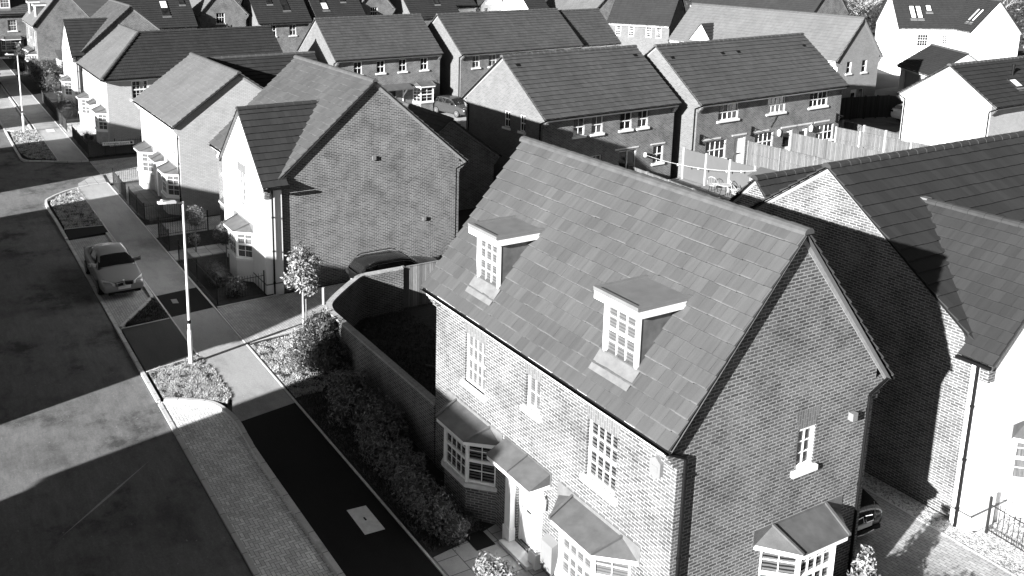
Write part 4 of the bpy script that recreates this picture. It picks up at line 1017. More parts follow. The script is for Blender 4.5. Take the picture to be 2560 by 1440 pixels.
T7c = gabled('white_house', 'white gable beside a short dark roof at the top edge, right of centre', -103.6, 74.4, R(90), 3.4, 8.2, 5.0, 8.6, wmat='render', rmat='tile_slate', corbel=False)
T8 = gabled('brick_house', 'house with a smooth light grey roof at the top edge beyond the small annexe', -108.5, 79.2, 0, 11.3, 8, 4.7, 8.2, wmat='brick', rmat='tile_grey', tw=.24)
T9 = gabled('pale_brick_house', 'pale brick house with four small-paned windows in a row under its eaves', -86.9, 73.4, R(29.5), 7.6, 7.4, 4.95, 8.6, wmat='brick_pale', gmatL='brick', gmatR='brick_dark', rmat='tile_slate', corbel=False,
    front=[(.85, 1.55, 3.5, 4.8, dict(cols=3, rows=4, sill=False, fr=.09)), (2.45, 3.15, 3.5, 4.8, dict(cols=3, rows=4, sill=False, fr=.09)), (4.55, 5.25, 3.5, 4.8, dict(cols=3, rows=4, sill=False, fr=.09)), (5.7, 6.4, 3.5, 4.8, dict(cols=3, rows=4, sill=False, fr=.09))])
T10 = gabled('brick_terrace', 'dark roofed terrace with bright rooflights behind the broad pale roof, top right', -104.5, 104, R(3), 21, 8, 5.0, 9.2, wmat='brick', rmat='tile_slate')
for x in (8.5, 9.5, 13.4, 16.9, 17.9): rooflight(T10, x, x + .85, 1.9, 2.9, 5.0, 1.05)
# white L-shaped house, rotated
d1 = math.atan2(101.65 - 97.05, -62.38 + 65.68)
WH = gabled('white_house', 'tall white rendered house with a slate roof and bright rooflights, upper right', -65.68, 97.05, d1, 8.2, 7.5, 5.15, 8.95, wmat='render', rmat='tile_slate', ex=.25, corbel=False, ov=.15,
    front=[(2.0, 3.1, 3.2, 4.5, dict(cols=4, rows=4, sill=False)), (4.6, 5.1, 3.5, 4.5, dict(cols=2, rows=4, sill=False))])
rooflight(WH, 1.5, 2.15, 1.0, 2.3, 5.15, 1.013, ('sky', 'sky'), True); rooflight(WH, 2.2, 2.85, 1.0, 2.3, 5.15, 1.013, ('sky', 'sky'), True); rooflight(WH, 3.3, 3.95, 1.7, 2.4, 5.15, 1.013)
d2 = math.atan2(99.81 - 101.65, -59.43 + 62.38)
WH2 = gabled('white_house', 'broad blank white gable forming the right wing of the tall white rendered house', -65.0, 103.3, d2, 6.6, 5.4, 5.15, 8.5, wmat='render', rmat='tile_slate', ex=.25, corbel=False, ov=.15)
rooflight(WH2, 4.2, 4.7, .8, 1.9, 5.15, 1.24); rooflight(WH2, 5.0, 5.5, .8, 1.9, 5.15, 1.24)
WG_ = gabled('garage', 'small detached garage with a grey roof crossed by a dark shadow, below the white house', -58.4, 86.6, R(-34), 7.4, 6.2, 2.6, 4.7, wmat='brick_paint', rmat='tile_slate', ex=.25, corbel=False, front=[(1.0, 4.4, .0, 2.2, dict(kind='door', m='metalb'))])
# ================================================================== houses over the road (outside the frame; they throw the street's shadows)
def across(xa, xb, lab, yf=-6.0, D=8.0, He=5.0, Hr=8.7):
    gabled('brick_house', lab, xa, yf - D + OVH, 0, xb - xa, D, He, Hr, wmat='brick', rmat='tile_grey', front=(), back=[(1.0, 2.0, 3.4, 4.7, {}), (xb - xa - 2.4, xb - xa - 1.4, 3.4, 4.7, {}), (2, 3, .1, 2.2, dict(kind='door'))], corbel=False)
across(-21.35, -11.05, 'brick house over the road whose shadow covers the parking bay nearest the viewer', Hr=9.4)
across(-1.5, 9, 'brick house over the road beside the nearest one')
across(-38.2, -27.45, 'brick house over the road whose shadow falls on the plain gable and the dark pavement')
across(-48.8, -38.3, 'brick house over the road shading the parked saloon')
across(-66.8, -56.1, 'brick house over the road shading the far driveway mouth')
across(-83.2, -75.7, 'brick house over the road shading the far pavement')
across(-103.3, -90.5, 'brick house over the road shading the far hedge')
across(-124, -109.8, 'brick house over the road at the far end of the street')

# ================================================================== street lamps
def lamp(x, y, h, label):
    t = thing('street_lamp', label, 'street lamp', (x, y, 0), 0, 'white street lamps along the pavement')
    p = M(); p.tube([(0, 0, 0), (0, 0, 1.25)], .085, 12); p.tube([(0, 0, 1.25), (0, 0, 1.32)], .085, 12, r2=.055); p.tube([(0, 0, 1.3), (0, 0, h)], .055, 12, r2=.04); p.build('pole', 'galv', t)
    b = M(); b.tube([(0, 0, 1.55), (0, 0, 1.68)], .062, 12); b.build('band', 'black', t)
    a = M(); a.tube([(0, 0, h - .04), (0, -.32, h + .02)], .032, 8); hd = M()
    hd.prism([(-.11, -.25, h), (.11, -.25, h), (.14, -.62, h + .03), (.09, -.86, h + .04), (-.09, -.86, h + .04), (-.14, -.62, h + .03)], (0, 0, .07)); a.build('arm', 'galv', t); o = hd.build('lantern', 'galv', t)
    c = M(); c.tube([(0, -.72, h + .1), (0, -.72, h + .17)], .045, 8); c.build('photocell', 'white', o)
    return t
lamp(-31.05, 7.87, 6.05, 'white street lamp nearest the viewer, standing on the sunlit grass patch')
lamp(-76.9, 7.4, 6.05, 'white street lamp further off at the left edge, by the far grass verge')
lamp(-140, 28.5, 5.5, 'small distant white street lamp behind the dormered house')

# ================================================================== railings
def railing(label, pts, h=1.0, step=.12, post_every=2.4, m='iron', group='black metal railings round the front gardens', rz=0, z=0):
    t = thing('railing', label, 'railing', (pts[0][0], pts[0][1], z), 0, group)
    o = Vector((pts[0][0], pts[0][1], 0)); P = [Vector((a, b, 0)) - o for a, b in pts]
    pm = []
    for i in range(len(P) - 1):
        a, b = P[i], P[i + 1]; d = b - a; L = d.length; d.normalize()
        rl = M()
        for zz in (.12, h - .12): rl.tube([a + Vector((0, 0, zz)), b + Vector((0, 0, zz))], .016, 4, smooth=False)
        rl.build('rail', m, t)
        bars = M(); n = max(2, int(L / step))
        for k in range(1, n):
            p = a + d * (L * k / n); bars.tube([p + Vector((0, 0, .06)), p + Vector((0, 0, h))], .009, 4, smooth=False)
        bars.build('bars', m, t)
        k = max(1, round(L / post_every))
        for j in range(k + (i == len(P) - 2)):
            p = a + d * (L * j / k); q = M(); q.box((p.x - .025, p.y - .025, -.1), (p.x + .025, p.y + .025, h + .1)); q.build('post', m, t)
    return t
railing('black railing round the garden of the white-winged house, running to its bay', [(-46.0, 12.9), (-46.0, 10.35), (-43.75, 10.3)])
railing('black railing from the garden path round the clipped bushes to the white wing', [(-41.9, 10.3), (-36.0, 10.35), (-36.1, 12.45)])
railing('black railing in front of the paved garden of the pale painted gable house', [(-57.6, 12.0), (-57.4, 10.35), (-53.6, 10.3)])
railing('black railing turning the near corner of the paved garden of the pale painted gable house', [(-52.6, 10.3), (-48.9, 10.3), (-48.9, 12.3)])
railing('black railing around the garden of the hipped house beside the name plate', [(-72.6, 10.35), (-66.0, 10.35), (-66.1, 14.0), (-66.1, 19)])
railing('black railing in front of the gravel bed of the hipped house', [(-79.3, 12.3), (-79.3, 10.35), (-75.4, 10.35)])
railing('black railing around the dark clipped hedges at the far left', [(-90.9, 12.2), (-90.7, 10.5), (-80.6, 10.45), (-80.5, 12)])
railing('short black railing with curly finials by the white wing at the lower right corner', [(-11.75, 23.35), (-10.2, 23.2), (-7.5, 22.9)], h=.95)

# street name plates
def nameplate(label, x, y, z, rz, text, w=1.5, grp=None):
    t = thing('street_name_plate', label, 'street sign', (x, y, z), rz, grp)
    q = M(); q.box((0, -.015, 0), (w, .015, .24)); q.build('plate', 'white', t)
    q = M()
    for a in (.15, w - .2): q.box((a, .016, -z), (a + .05, .05, .2))
    q.build('post', 'iron', t)
    c = bpy.data.curves.new('lettering', 'FONT'); c.body = text; c.size = .17; c.extrude = .003; c.align_x = 'LEFT'
    o = bpy.data.objects.new('lettering', c); COL.objects.link(o)
    dg = bpy.context.evaluated_depsgraph_get(); me = bpy.data.meshes.new_from_object(o.evaluated_get(dg)); bpy.data.objects.remove(o)
    me.materials.clear(); me.materials.append(MT['text']); o = bpy.data.objects.new('lettering', me); COL.objects.link(o); o.parent = t
    o.location = (.07, -.02, .065); o.rotation_euler.x = R(90); xs = [v.co.x for v in me.vertices]; k = (w - .4) / (max(xs) - min(xs)); o.scale = (k, 1, 1)
    q = M(); q.box((w - .24, -.02, .05), (w - .08, -.016, .2)); q.build('symbol', 'text', t)
nameplate('white street name plate reading Trewright Court on the black railing', -65.85, 11.3, .72, R(80), 'Trewright Court', 2.1)
nameplate('small white street name plate under the bay at the far left edge', -119.3, 9.3, .7, R(80), 'Taylor Way', 1.5)

s_ = M(); cx_ = lambda t, w: Vector((-22.9 - 2.6 * t, 2.2 + 2.9 * t, ROADZ + .004)) + Vector((.75, .66, 0)) * w
s_.face([cx_(0, -.0), cx_(.5, -.045), cx_(1, -.0), cx_(.5, .045)][::-1]); tag(s_.build('road_scuff', MT['foot']), kind='structure')
# ================================================================== covers
def cover(label, poly, m='cream'):
    s = M(); s.prism([(x, y, 0.006) for x, y in (poly if area(poly) > 0 else poly[::-1])], (0, 0, .012)); o = s.build('access_cover', m)
    tag(o, label, 'cover', 'access covers in the pavement'); return o
c_ = cover('pale square access cover with a dark slot in the black tarmac near the viewer', [(-20.4, 9.14), (-20.35, 9.68), (-19.2, 9.68), (-19.23, 9.12)])
q = M(); q.box((-19.9, 9.38, .0185), (-19.75, 9.43, .021)); q.build('slot', 'black', c_)
cover('small access cover in the dark tarmac band beside the lamp', [(-37.4, 8.75), (-37.35, 8.98), (-36.85, 8.95), (-36.9, 8.72)], 'metalb')
cover('pale access cover in the far pavement beyond the driveway mouth', [(-77.2, 9.0), (-77.2, 9.6), (-76.0, 9.6), (-76.0, 9.0)])

# ================================================================== brick wall and fences
def solidwall(name, label, cat, pts, h, w, m, cap=None, z=0.0, group=None):
    t = thing(name, label, cat, (pts[0][0], pts[0][1], z), 0, group); o = Vector((pts[0][0], pts[0][1]))
    P = [Vector(p) - o for p in pts]; n = len(P); L, Rr, D_ = [], [], [0]
    for i in range(n):
        d = (P[min(i + 1, n - 1)] - P[max(i - 1, 0)]).normalized(); nn = Vector((-d.y, d.x)) * w / 2
        L.append(P[i] + nn); Rr.append(P[i] - nn)
        if i: D_.append(D_[-1] + (P[i] - P[i - 1]).length)
    s = M()
    for i in range(n - 1):
        for S, fl in ((L, 1), (Rr, 0)):
            q = [(S[i].x, S[i].y, -.1), (S[i + 1].x, S[i + 1].y, -.1), (S[i + 1].x, S[i + 1].y, h), (S[i].x, S[i].y, h)]; uv = [(D_[i], -.1), (D_[i + 1], -.1), (D_[i + 1], h), (D_[i], h)]
            s.face(q[::-1] if fl else q, uv=uv[::-1] if fl else uv)
    for k, sg in ((0, 1), (n - 1, -1)):
        q = [(L[k].x, L[k].y, -.1), (Rr[k].x, Rr[k].y, -.1), (Rr[k].x, Rr[k].y, h), (L[k].x, L[k].y, h)]; s.face(q if sg > 0 else q[::-1], uv=[(0, -.1), (w, -.1), (w, h), (0, h)])
    s.build('wall_body', m, t)
    c = M()
    for i in range(n - 1):
        ov_ = 1.06
        a = [P[i] + (L[i] - P[i]) * ov_, P[i] + (Rr[i] - P[i]) * ov_, P[i + 1] + (Rr[i + 1] - P[i + 1]) * ov_, P[i + 1] + (L[i + 1] - P[i + 1]) * ov_]
        lo = [Vector((p.x, p.y, h + .001)) for p in a]; hi = [Vector((p.x, p.y, h + .07)) for p in a]
        c.face([hi[1], hi[2], hi[3], hi[0]], uv=[(0, D_[i]), (0, D_[i + 1]), (w, D_[i + 1]), (w, D_[i])])
        c.face([lo[1], lo[2], hi[2], hi[1]], uv=[(D_[i], 0), (D_[i + 1], 0), (D_[i + 1], .07), (D_[i], .07)]); c.face([lo[3], lo[0], hi[0], hi[3]], uv=[(D_[i + 1], 0), (D_[i], 0), (D_[i], .07), (D_[i + 1], .07)])
        if i == 0: c.face([lo[0], lo[1], hi[1], hi[0]])
        if i == n - 2: c.face([lo[2], lo[3], hi[3], hi[2]])
    c.build('coping', cap or m, t); return t
MT['cope'] = brick('brick_coping', .30, .42, .5, bw=.225, rh=.075, patch=.2)
solidwall('garden_wall', 'curving brick garden wall joining the foreground house to the fence', 'wall', [(-21.4, 12.5), (-29.0, 12.5)] + arc([(-29.0, 12.5), (-29.7, 12.7), (-30.4, 13.3), (-31.4, 14.4), (-31.85, 15.0), (-31.9, 15.6)], 4)[1:] + [(-31.9, 16.9)], 1.78, .22, 'brick', 'cope')
def fence(label, pts, h, m='timber', post='post_t', every=1.83, rails=(.3, .95, 1.6), side=1, group='timber fences', cap=True, gb=0, pname='fence'):
    t = thing(pname, label, 'fence', (pts[0][0], pts[0][1], gb), 0, group); o = Vector((pts[0][0], pts[0][1], 0))
    P = [Vector((a, b, 0)) - o for a, b in pts]; up = Vector((0, 0, 1))
    for i in range(len(P) - 1):
        a, b = P[i], P[i + 1]; d = (b - a); L = d.length; d.normalize(); nn = up.cross(d) * side
        k = max(1, round(L / every))
        for j in range(k):
            p0, p1 = a + d * (L * j / k), a + d * (L * (j + 1) / k); hh = h + rnd.uniform(-.015, .015)
            s = M()
            nb = max(1, int((p1 - p0).length / .11)); 
            q0 = p0 - nn * .012 + up * (.05)
            s.obox(q0, p1 - p0, nn * .024, up * (hh - .05)); s.build('fence_panel', m, t)
        r = M()
        for z_ in rails:
            if z_ < h: r.obox(a + nn * .012 + up * z_, d * L, nn * .04, up * .075)
        if cap: r.obox(a - nn * .03 + up * (h + .016), d * L, nn * .07, up * .03)
        r.build('rail', m if m != 'panel' else 'panel', t)
        for j in range(k + (i == len(P) - 2)):
            p = a + d * (L * j / k); q = M(); q.obox(p - d * .05 - nn * .04 - up * .1, d * .1, nn * .12, up * (h + .18)); q.build('post', post, t)
    return t
fence('weathered timber fence panel beyond the curving brick wall beside the black cars', [(-31.9, 16.95), (-31.9, 23)], 1.8, 'timber_mid', group='timber fences')
# yards behind the terraces
fence('smooth grey panel fence with white posts between the two terraces', [(-40.95, 41.2), (-35.6, 41.35)], 1.9, 'panel', 'post', 1.78, (), -1, cap=False, gb=.5)
fence('pale timber fence with dark posts, nearest of the yard dividers', [(-41.0, 46.8), (-33.6, 46.9)], 1.75, 'timber', 'post_t', 2.5, (.15, .95, 1.62), -1, gb=.5)
fence('tall pale boarded yard fence without posts showing, middle of the yard dividers', [(-41.2, 51.1), (-33.6, 51.3)], 1.85, 'timber', 'timber', 2.2, (), -1, cap=False, gb=.5)
fence('pale timber gate fence at the right end of the brick terrace', [(-41.4, 55.7), (-34.2, 55.9)], 1.75, 'timber', 'wood', 1.9, (.1, .9, 1.6), -1, gb=.5)
fence('second pale timber fence close behind the gate fence', [(-44.2, 60.2), (-38.5, 59.4), (-31, 58.6)], 1.8, 'timber', 'wood', 1.9, (.1, .9, 1.6), -1)
fence('low timber fence topped with bright boards behind the foreground roof ridge', [(-30, 36.5), (-38.0, 37.2), (-46.0, 38.0)], 1.55, 'timber', 'post_t', 1.83, (1.3,), -1)
fence('dark stained fence curving round the parking court behind the terrace', [(-50.9, 63.6)] + arc([(-50.9, 64.0), (-50.5, 69.5), (-49.6, 73.0), (-48.3, 75.0), (-46.3, 75.9), (-44, 75.6)], 3), 1.9, 'timber_dark', 'timber_dark', 1.9, (), -1, cap=False)
fence('dark stained fence further back beside the wide pale-roofed house', [(-50.4, 75.6), (-51.5, 84), (-48, 90)], 1.9, 'timber_dark', 'timber_dark', 1.9, (), -1, cap=False)

# ================================================================== foliage
def clump(name, spheres, n, size, m, seed=1, par=None, flat=.7, shell=.55):
    rr = random.Random(seed); g_ = M(); tot = sum(s[3] ** 2 for s in spheres)
    for (cx, cy, cz, r, *sq) in spheres:
        zq = sq[0] if sq else 1.0
        for _ in range(int(n * r * r / tot)):
            while True:
                v = Vector((rr.uniform(-1, 1), rr.uniform(-1, 1), rr.uniform(-1, 1)))
                if .05 < v.length <= 1: break
            k = rr.uniform(shell, 1.0) ** .6 * rr.choice((1, 1, .95, 1.05, 1.12, 1.12, 1.28)); d = v.normalized(); p = Vector((cx, cy, cz)) + Vector((d.x * r * k, d.y * r * k, d.z * r * k * zq))
            if p.z < .02: continue
            nrm = (d + Vector((rr.gauss(0, .6), rr.gauss(0, .6), rr.gauss(.2, .6)))).normalized()
            a = nrm.orthogonal().normalized(); ang = rr.uniform(0, 6.28); a = Matrix.Rotation(ang, 3, nrm) @ a; b = nrm.cross(a)
            l, w = size * rr.uniform(.6, 1.35), size * rr.uniform(.25, .5); u = min(.99, max(.01, rr.betavariate(2, 2.6)))
            g_.face([p - a * l * .5, p + b * w * .5 + nrm * w * .12, p + a * l * .5, p - b * w * .5 + nrm * w * .12], uv=[(u, 0)] * 4)
    return g_.build(name, m, par)
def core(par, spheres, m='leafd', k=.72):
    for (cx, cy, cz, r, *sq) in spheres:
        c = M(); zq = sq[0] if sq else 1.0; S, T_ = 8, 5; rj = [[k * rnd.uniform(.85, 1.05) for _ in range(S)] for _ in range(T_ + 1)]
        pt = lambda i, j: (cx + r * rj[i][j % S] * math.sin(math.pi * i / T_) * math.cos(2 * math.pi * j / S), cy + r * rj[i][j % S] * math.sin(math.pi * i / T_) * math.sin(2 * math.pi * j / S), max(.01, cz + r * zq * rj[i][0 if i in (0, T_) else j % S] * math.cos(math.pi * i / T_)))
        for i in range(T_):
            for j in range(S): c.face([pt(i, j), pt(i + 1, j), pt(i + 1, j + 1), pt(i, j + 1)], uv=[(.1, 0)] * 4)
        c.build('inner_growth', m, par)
def bush(label, x, y, spheres, n, size, m, seed, name='shrub', cat='shrub', group=None, co=True):
    if name in ('shrub', 'hedge') and n > 2000:
        q_ = random.Random(seed); base = list(spheres)
        for s0 in base:
            for _ in range(3):
                a = q_.uniform(0, 6.28); rr_ = s0[3]; spheres = spheres + [(s0[0] + rr_ * .75 * math.cos(a), s0[1] + rr_ * .75 * math.sin(a), s0[2] + rr_ * q_.uniform(.25, .8), rr_ * q_.uniform(.2, .36))]
        spheres_core = base
    else: spheres_core = spheres
    t = thing(name, label, cat, (x, y, 0), 0, group); f = clump('foliage', spheres, n, size, m, seed, t)
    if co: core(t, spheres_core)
    s = M()
    for k in range(4):
        a = k * 1.57 + .4; s.tube([(0, 0, 0), (.15 * math.cos(a), .15 * math.sin(a), spheres[0][2])], .02, 5)
    s.build('stem', 'bark', t); return t
def tree(label, x, y, trunk_h, spheres, n, size, m, seed, tr=.045, bark='barkl', name='tree', stake=False, group=None, lean=(0, 0)):
    t = thing(name, label, 'tree', (x, y, 0), 0, group)
    s = M(); top = Vector((spheres[0][0] , spheres[0][1], spheres[0][2] + .2)); s.tube([(0, 0, -.05), (lean[0] * .4, lean[1] * .4, trunk_h * .5), (lean[0], lean[1], trunk_h), top], tr, 7, r2=tr * .35)
    for i, sp in enumerate(spheres[:9]):
        b0 = Vector((lean[0], lean[1], trunk_h)) * 1.0 + Vector((0, 0, .05 * i)); s.tube([b0, (b0 + Vector(sp[:3])) / 2 + Vector((0, 0, .06)), Vector(sp[:3])], tr * .45, 5, r2=tr * .12)
    s.build('trunk', bark, t); clump('crown', spheres, n, size, m, seed, t, shell=.25)
    if stake:
        q = M(); q.tube([(.12, .08, 0), (.12, .08, trunk_h * .75)], .035, 6); q.build('stake', 'post_t', t)
    return t
tree('young standard tree with glossy sunlit leaves at the edge of the block driveway', -31.9, 12.55, 1.75, [(0, 0, 2.5, .55), (-.45, .1, 2.3, .42), (.4, -.1, 2.25, .45), (.05, .3, 2.7, .42), (.02, -.2, 2.95, .38), (0, 0, 3.3, .27), (-.5, 0, 2.0, .32), (.55, .1, 1.95, .34), (0, -.4, 2.2, .4)], 2300, .17, 'leafl', 11, .05, stake=True)
tree('small round-headed dark tree in the railed garden, the one nearer the white bay', -39.9, 12.0, 1.2, [(0, 0, 1.7, .5), (.25, .1, 1.6, .35), (-.25, -.1, 1.65, .38)], 4200, .10, 'leafm', 12, .04, 'bark', stake=True)
tree('small round-headed dark tree in the railed garden, the one further from the white bay', -42.9, 11.4, 1.2, [(0, 0, 1.85, .5), (.28, .1, 1.75, .35), (-.25, .1, 1.8, .4)], 4200, .10, 'leafm', 13, .04, 'bark')
bush('clipped round dark bush in the railed garden, the left of a touching pair', -39.0, 11.15, [(0, 0, .4, .48, .8)], 2600, .04, 'leafm', 21, 'clipped_bush', 'bush', 'clipped bushes in the railed garden')
bush('clipped round dark bush in the railed garden, the right of a touching pair', -38.0, 11.05, [(0, 0, .42, .52, .85)], 2800, .04, 'leafm', 22, 'clipped_bush', 'bush', 'clipped bushes in the railed garden')
bush('pale leafed bush spilling through the railing by the white wing corner', -36.65, 11.4, [(0, 0, .4, .4), (.1, -.2, .3, .3), (-.3, .1, .5, .3)], 900, .1, 'leafl', 23)
bush('white flowering plant under the two round-headed trees', -43.9, 11.6, [(0, 0, .35, .3), (-.25, .1, .3, .22)], 500, .08, 'leafl', 24, 'flowering_plant', 'plant')
# big laurel and hedge mass along the brick wall
bush('tall leafy laurel against the end of the curving brick wall, its tips catching the sun', -28.5, 11.75, [(0, 0, 1.1, .75), (-.8, .3, 1.05, .55), (-.4, .2, 1.6, .42), (.7, -.1, .9, .7), (-.9, .1, .6, .5), (.3, .2, 1.7, .35), (1.3, 0, .8, .55), (0, -.5, .6, .6)], 6600, .12, 'leafd', 31)
bush('pale leafed shrub at the edge of the grass catching full sun beside the tall laurel', -29.9, 11.5, [(0, 0, .4, .4), (-.1, .1, .8, .26), (.25, -.1, .3, .3)], 700, .12, 'leafl', 32, co=False)
bush('broad spotted shrub in the middle of the bed beside the brick wall', -25.0, 11.35, [(0, 0, .75, .7), (1.0, .1, .7, .65), (-.8, .1, .65, .55), (1.9, .2, .75, .6), (.5, -.4, .5, .5), (2.5, .35, .6, .45)], 5200, .12, 'leafm', 33)
bush('low bronze hedge running from the bay window towards the viewer, far part', -22.2, 11.0, [(0, 0, .5, .6), (.9, .05, .5, .55), (-.7, .1, .45, .45), (1.7, .0, .5, .55)], 5200, .09, 'leafm', 34, 'hedge', 'hedge', 'low bronze hedge parts beside the pavement')
bush('low bronze hedge running beside the front path, the part nearest the viewer', -19.3, 10.85, [(0, 0, .5, .55), (.8, 0, .5, .52), (-.7, 0, .5, .5), (1.4, .1, .4, .4)], 5200, .09, 'leafm', 35, 'hedge', 'hedge', 'low bronze hedge parts beside the pavement')
bush('low mounded grey-green plant beside the front doorstep under the bay', -18.4, 11.75, [(0, 0, .15, .28, .7), (-.4, .0, .14, .25, .7)], 1300, .04, 'leafm', 36, 'rockery_plant', 'plant')
bush('sunlit leafy bush at the bottom edge in front of the doorway', -15.7, 10.75, [(0, 0, .6, .42), (.25, .1, .55, .35), (-.2, -.1, .7, .3)], 1300, .12, 'leafl', 37)
bush('conical bay tree standing beside the side bay window at the bottom', -11.0, 17.25, [(0, 0, .55, .42), (0, 0, 1.0, .36), (0, 0, 1.4, .28), (.02, 0, 1.75, .2), (0, 0, 2.05, .13)], 1500, .12, 'leafl', 38, 'bay_tree', 'shrub')
bush('straggly sunlit shrub right of the conical bay tree', -10.1, 18.1, [(0, 0, .4, .35), (.4, .3, .3, .3), (.8, .2, .3, .3)], 500, .1, 'leafl', 39, co=False)
tree('leafy shrub tree outside the frame that shades the block driveway', -10.3, 13.2, .9, [(0, 0, 1.4, .8), (.6, .6, 1.2, .7), (-.5, -.3, 1.2, .7), (1.2, -.2, 1.5, .8), (-.6, .5, 1.5, .6), (2.0, -.4, 1.4, .8)], 4200, .16, 'leafm', 40, .1, 'bark')
bush('loose leafy shrub added outside the frame to shade the near end of the block driveway', -10.85, 15.7, [(0, 0, .9, .6), (.3, .5, .8, .5), (-.2, -.6, .8, .5), (.9, -.3, 1.0, .6)], 2600, .14, 'leafm', 46)  # unseen shrub, added to fill out the shadow on the driveway
bush('dense leafy shrub added outside the frame to darken the near end of the block driveway', -9.0, 15.2, [(0, 0, 1.2, .8), (.7, .3, 1.2, .8), (1.5, -.2, 1.3, .8), (-.7, .2, 1.0, .6), (2.3, .1, 1.3, .8)], 4200, .14, 'leafm', 47)  # another unseen shrub, added for more shade across the driveway
# far left greenery
bush('sunlit rounded shrub beside the low curved garden wall on the left', -88.5, 12.9, [(0, 0, .95, 1.0), (.9, .3, .9, .8), (-.6, .2, .8, .7)], 3600, .12, 'leafl', 41)
bush('pale sunlit top of the tall dark hedge near the far lamp', -103.0, 11.6, [(0, 0, 1.2, .9), (-1.2, 0, 1.4, .9), (-2.6, .1, 1.5, .9), (-.3, .2, .6, .7)], 4200, .13, 'leafl', 42, 'hedge', 'hedge')
bush('tall dark evergreen hedge behind the far lamp', -97.5, 12.2, [(0, 0, 1.3, 1.3), (-2, .2, 1.4, 1.3), (2, .1, 1.2, 1.2), (-3.8, .3, 1.5, 1.2), (3.4, .3, .9, .9), (1, 1.2, 1.6, 1.0)], 8000, .14, 'leafd', 43, 'hedge', 'hedge')
bush('dark conifer column beside the white bay at the far left', -109.0, 10.8, [(0, 0, 1.0, .8), (0, 0, 2.2, .7), (0, 0, 3.2, .45)], 2600, .13, 'leafd', 44)
for i, (x, y, r, lb) in enumerate(((-84.2, 11.6, .95, 'clipped dark dome bush furthest along behind the far railing'), (-82.5, 11.5, .85, 'clipped dark dome bush in the middle behind the far railing'), (-81.3, 11.3, .8, 'clipped dark dome bush nearest behind the far railing'))):
    bush(lb, x, y, [(0, 0, .55, r, .75)], 3200, .06, 'leafd' if i != 1 else 'leafm', 50 + i, 'clipped_bush', 'bush', 'clipped bushes behind the far railing')
tree('slender bare sapling held in a white timber guard on the left', -86.2, 11.7, 1.6, [(0, 0, 2.2, .4), (.2, 0, 2.6, .3), (-.2, .1, 2.9, .25)], 160, .1, 'leafm', 55, .03)
q = thing('tree_guard', 'white timber guard around the slender sapling', 'tree guard', (-86.2, 11.7, 0))
for dx, dy in ((-.35, -.3), (.35, -.3), (-.35, .3), (.35, .3)):
    p_ = M(); p_.box((dx - .04, dy - .04, 0), (dx + .04, dy + .04, 1.25)); p_.build('post', 'white', q)
p_ = M(); p_.box((-.39, -.34, 1.1), (.39, -.3, 1.2)); p_.box((-.39, .3, 1.1), (.39, .34, 1.2)); p_.build('rail', 'white', q)
bush('small straggly plant on the gravel of the hipped house garden', -71.5, 11.2, [(0, 0, .35, .35), (.5, .2, .3, .3)], 500, .1, 'leafm', 57)
tree('thin tree with sparse leaves in front of the bay of the back terrace', -71.6, 38.6, 2.0, [(0, 0, 2.8, .6), (.4, .2, 3.2, .5), (-.3, .1, 3.4, .5), (.1, .3, 3.9, .4), (-.5, .3, 2.6, .4)], 800, .16, 'leafm', 58, .05, lean=(.2, .1))
bush('tall feathery pale shrub behind the dark hatchback', -69.4, 42.3, [(0, 0, .8, .4), (0, .1, 1.4, .35), (0, .1, 1.9, .25)], 500, .16, 'leafl', 59, co=False)
# far woodland and hedge beyond the last houses
def wood(label_unused, xs, seed, n, m, name='woodland'):
    rr = random.Random(seed); sp = []
    for (x, y, w, d, h) in xs:
        for _ in range(int(w * d / 9) + 3):
            r = rr.uniform(1.2, 2.6); sp.append((x + rr.uniform(-w, w) / 2, y + rr.uniform(-d, d) / 2, rr.uniform(.3, 1) * h, r, rr.uniform(.8, 1.5)))
    o = clump(name, sp, n, .55, m, seed); return tag(o, kind='stuff')
wood('', [(-112, 150, 34, 24, 4.5), (-92, 170, 30, 20, 4.5)], 61, 15000, 'leafw')
wood('', [(-86, 195, 30, 30, 5), (-70, 150, 18, 30, 3.5), (-60, 185, 30, 30, 5)], 62, 15000, 'leafw')
wood('', [(-118, 128, 16, 14, 3), (-150, 150, 40, 30, 6), (-200, 90, 60, 60, 6)], 63, 12000, 'leafw')
def bare(label, x, y, h, seed, grp='bare trees beyond the houses'):
    rr = random.Random(seed); t = thing('bare_tree', label, 'tree', (x, y, 0), 0, grp); s = M(); s.tube([(0, 0, 0), (.1, 0, h * .45)], .16, 6, r2=.1)
    b = M()
    for _ in range(22):
        a = rr.uniform(0, 6.28); z = rr.uniform(.25, .5) * h; p = Vector((.05, 0, z)); d = Vector((math.cos(a), math.sin(a), rr.uniform(.5, 1.6))).normalized(); L = rr.uniform(.3, .55) * h
        q0 = p + d * L * .5 + Vector((rr.gauss(0, .2), rr.gauss(0, .2), 0)); q1 = p + d * L; b.tube([p, q0, q1], .045, 4, r2=.015, smooth=False)
        for _k in range(5):
            e = (d + Vector((rr.gauss(0, .7), rr.gauss(0, .7), rr.gauss(.2, .4)))).normalized(); st = p + (q1 - p) * rr.uniform(.4, .95); b.tube([st, st + e * L * .4], .02, 3, r2=.008, smooth=False)
    s.build('trunk', 'bark', t); b.build('branches', 'barkl', t)
for i, (x, y, h) in enumerate(((-104, 142, 7), (-99, 147, 8), (-108, 150, 7), (-94, 152, 8), (-90, 158, 8), (-74, 172, 9), (-66, 168, 8), (-62, 176, 9), (-113, 140, 6))):
    bare('bare winter tree in the thicket beyond the last houses, upper right', x, y, h, 70 + i)

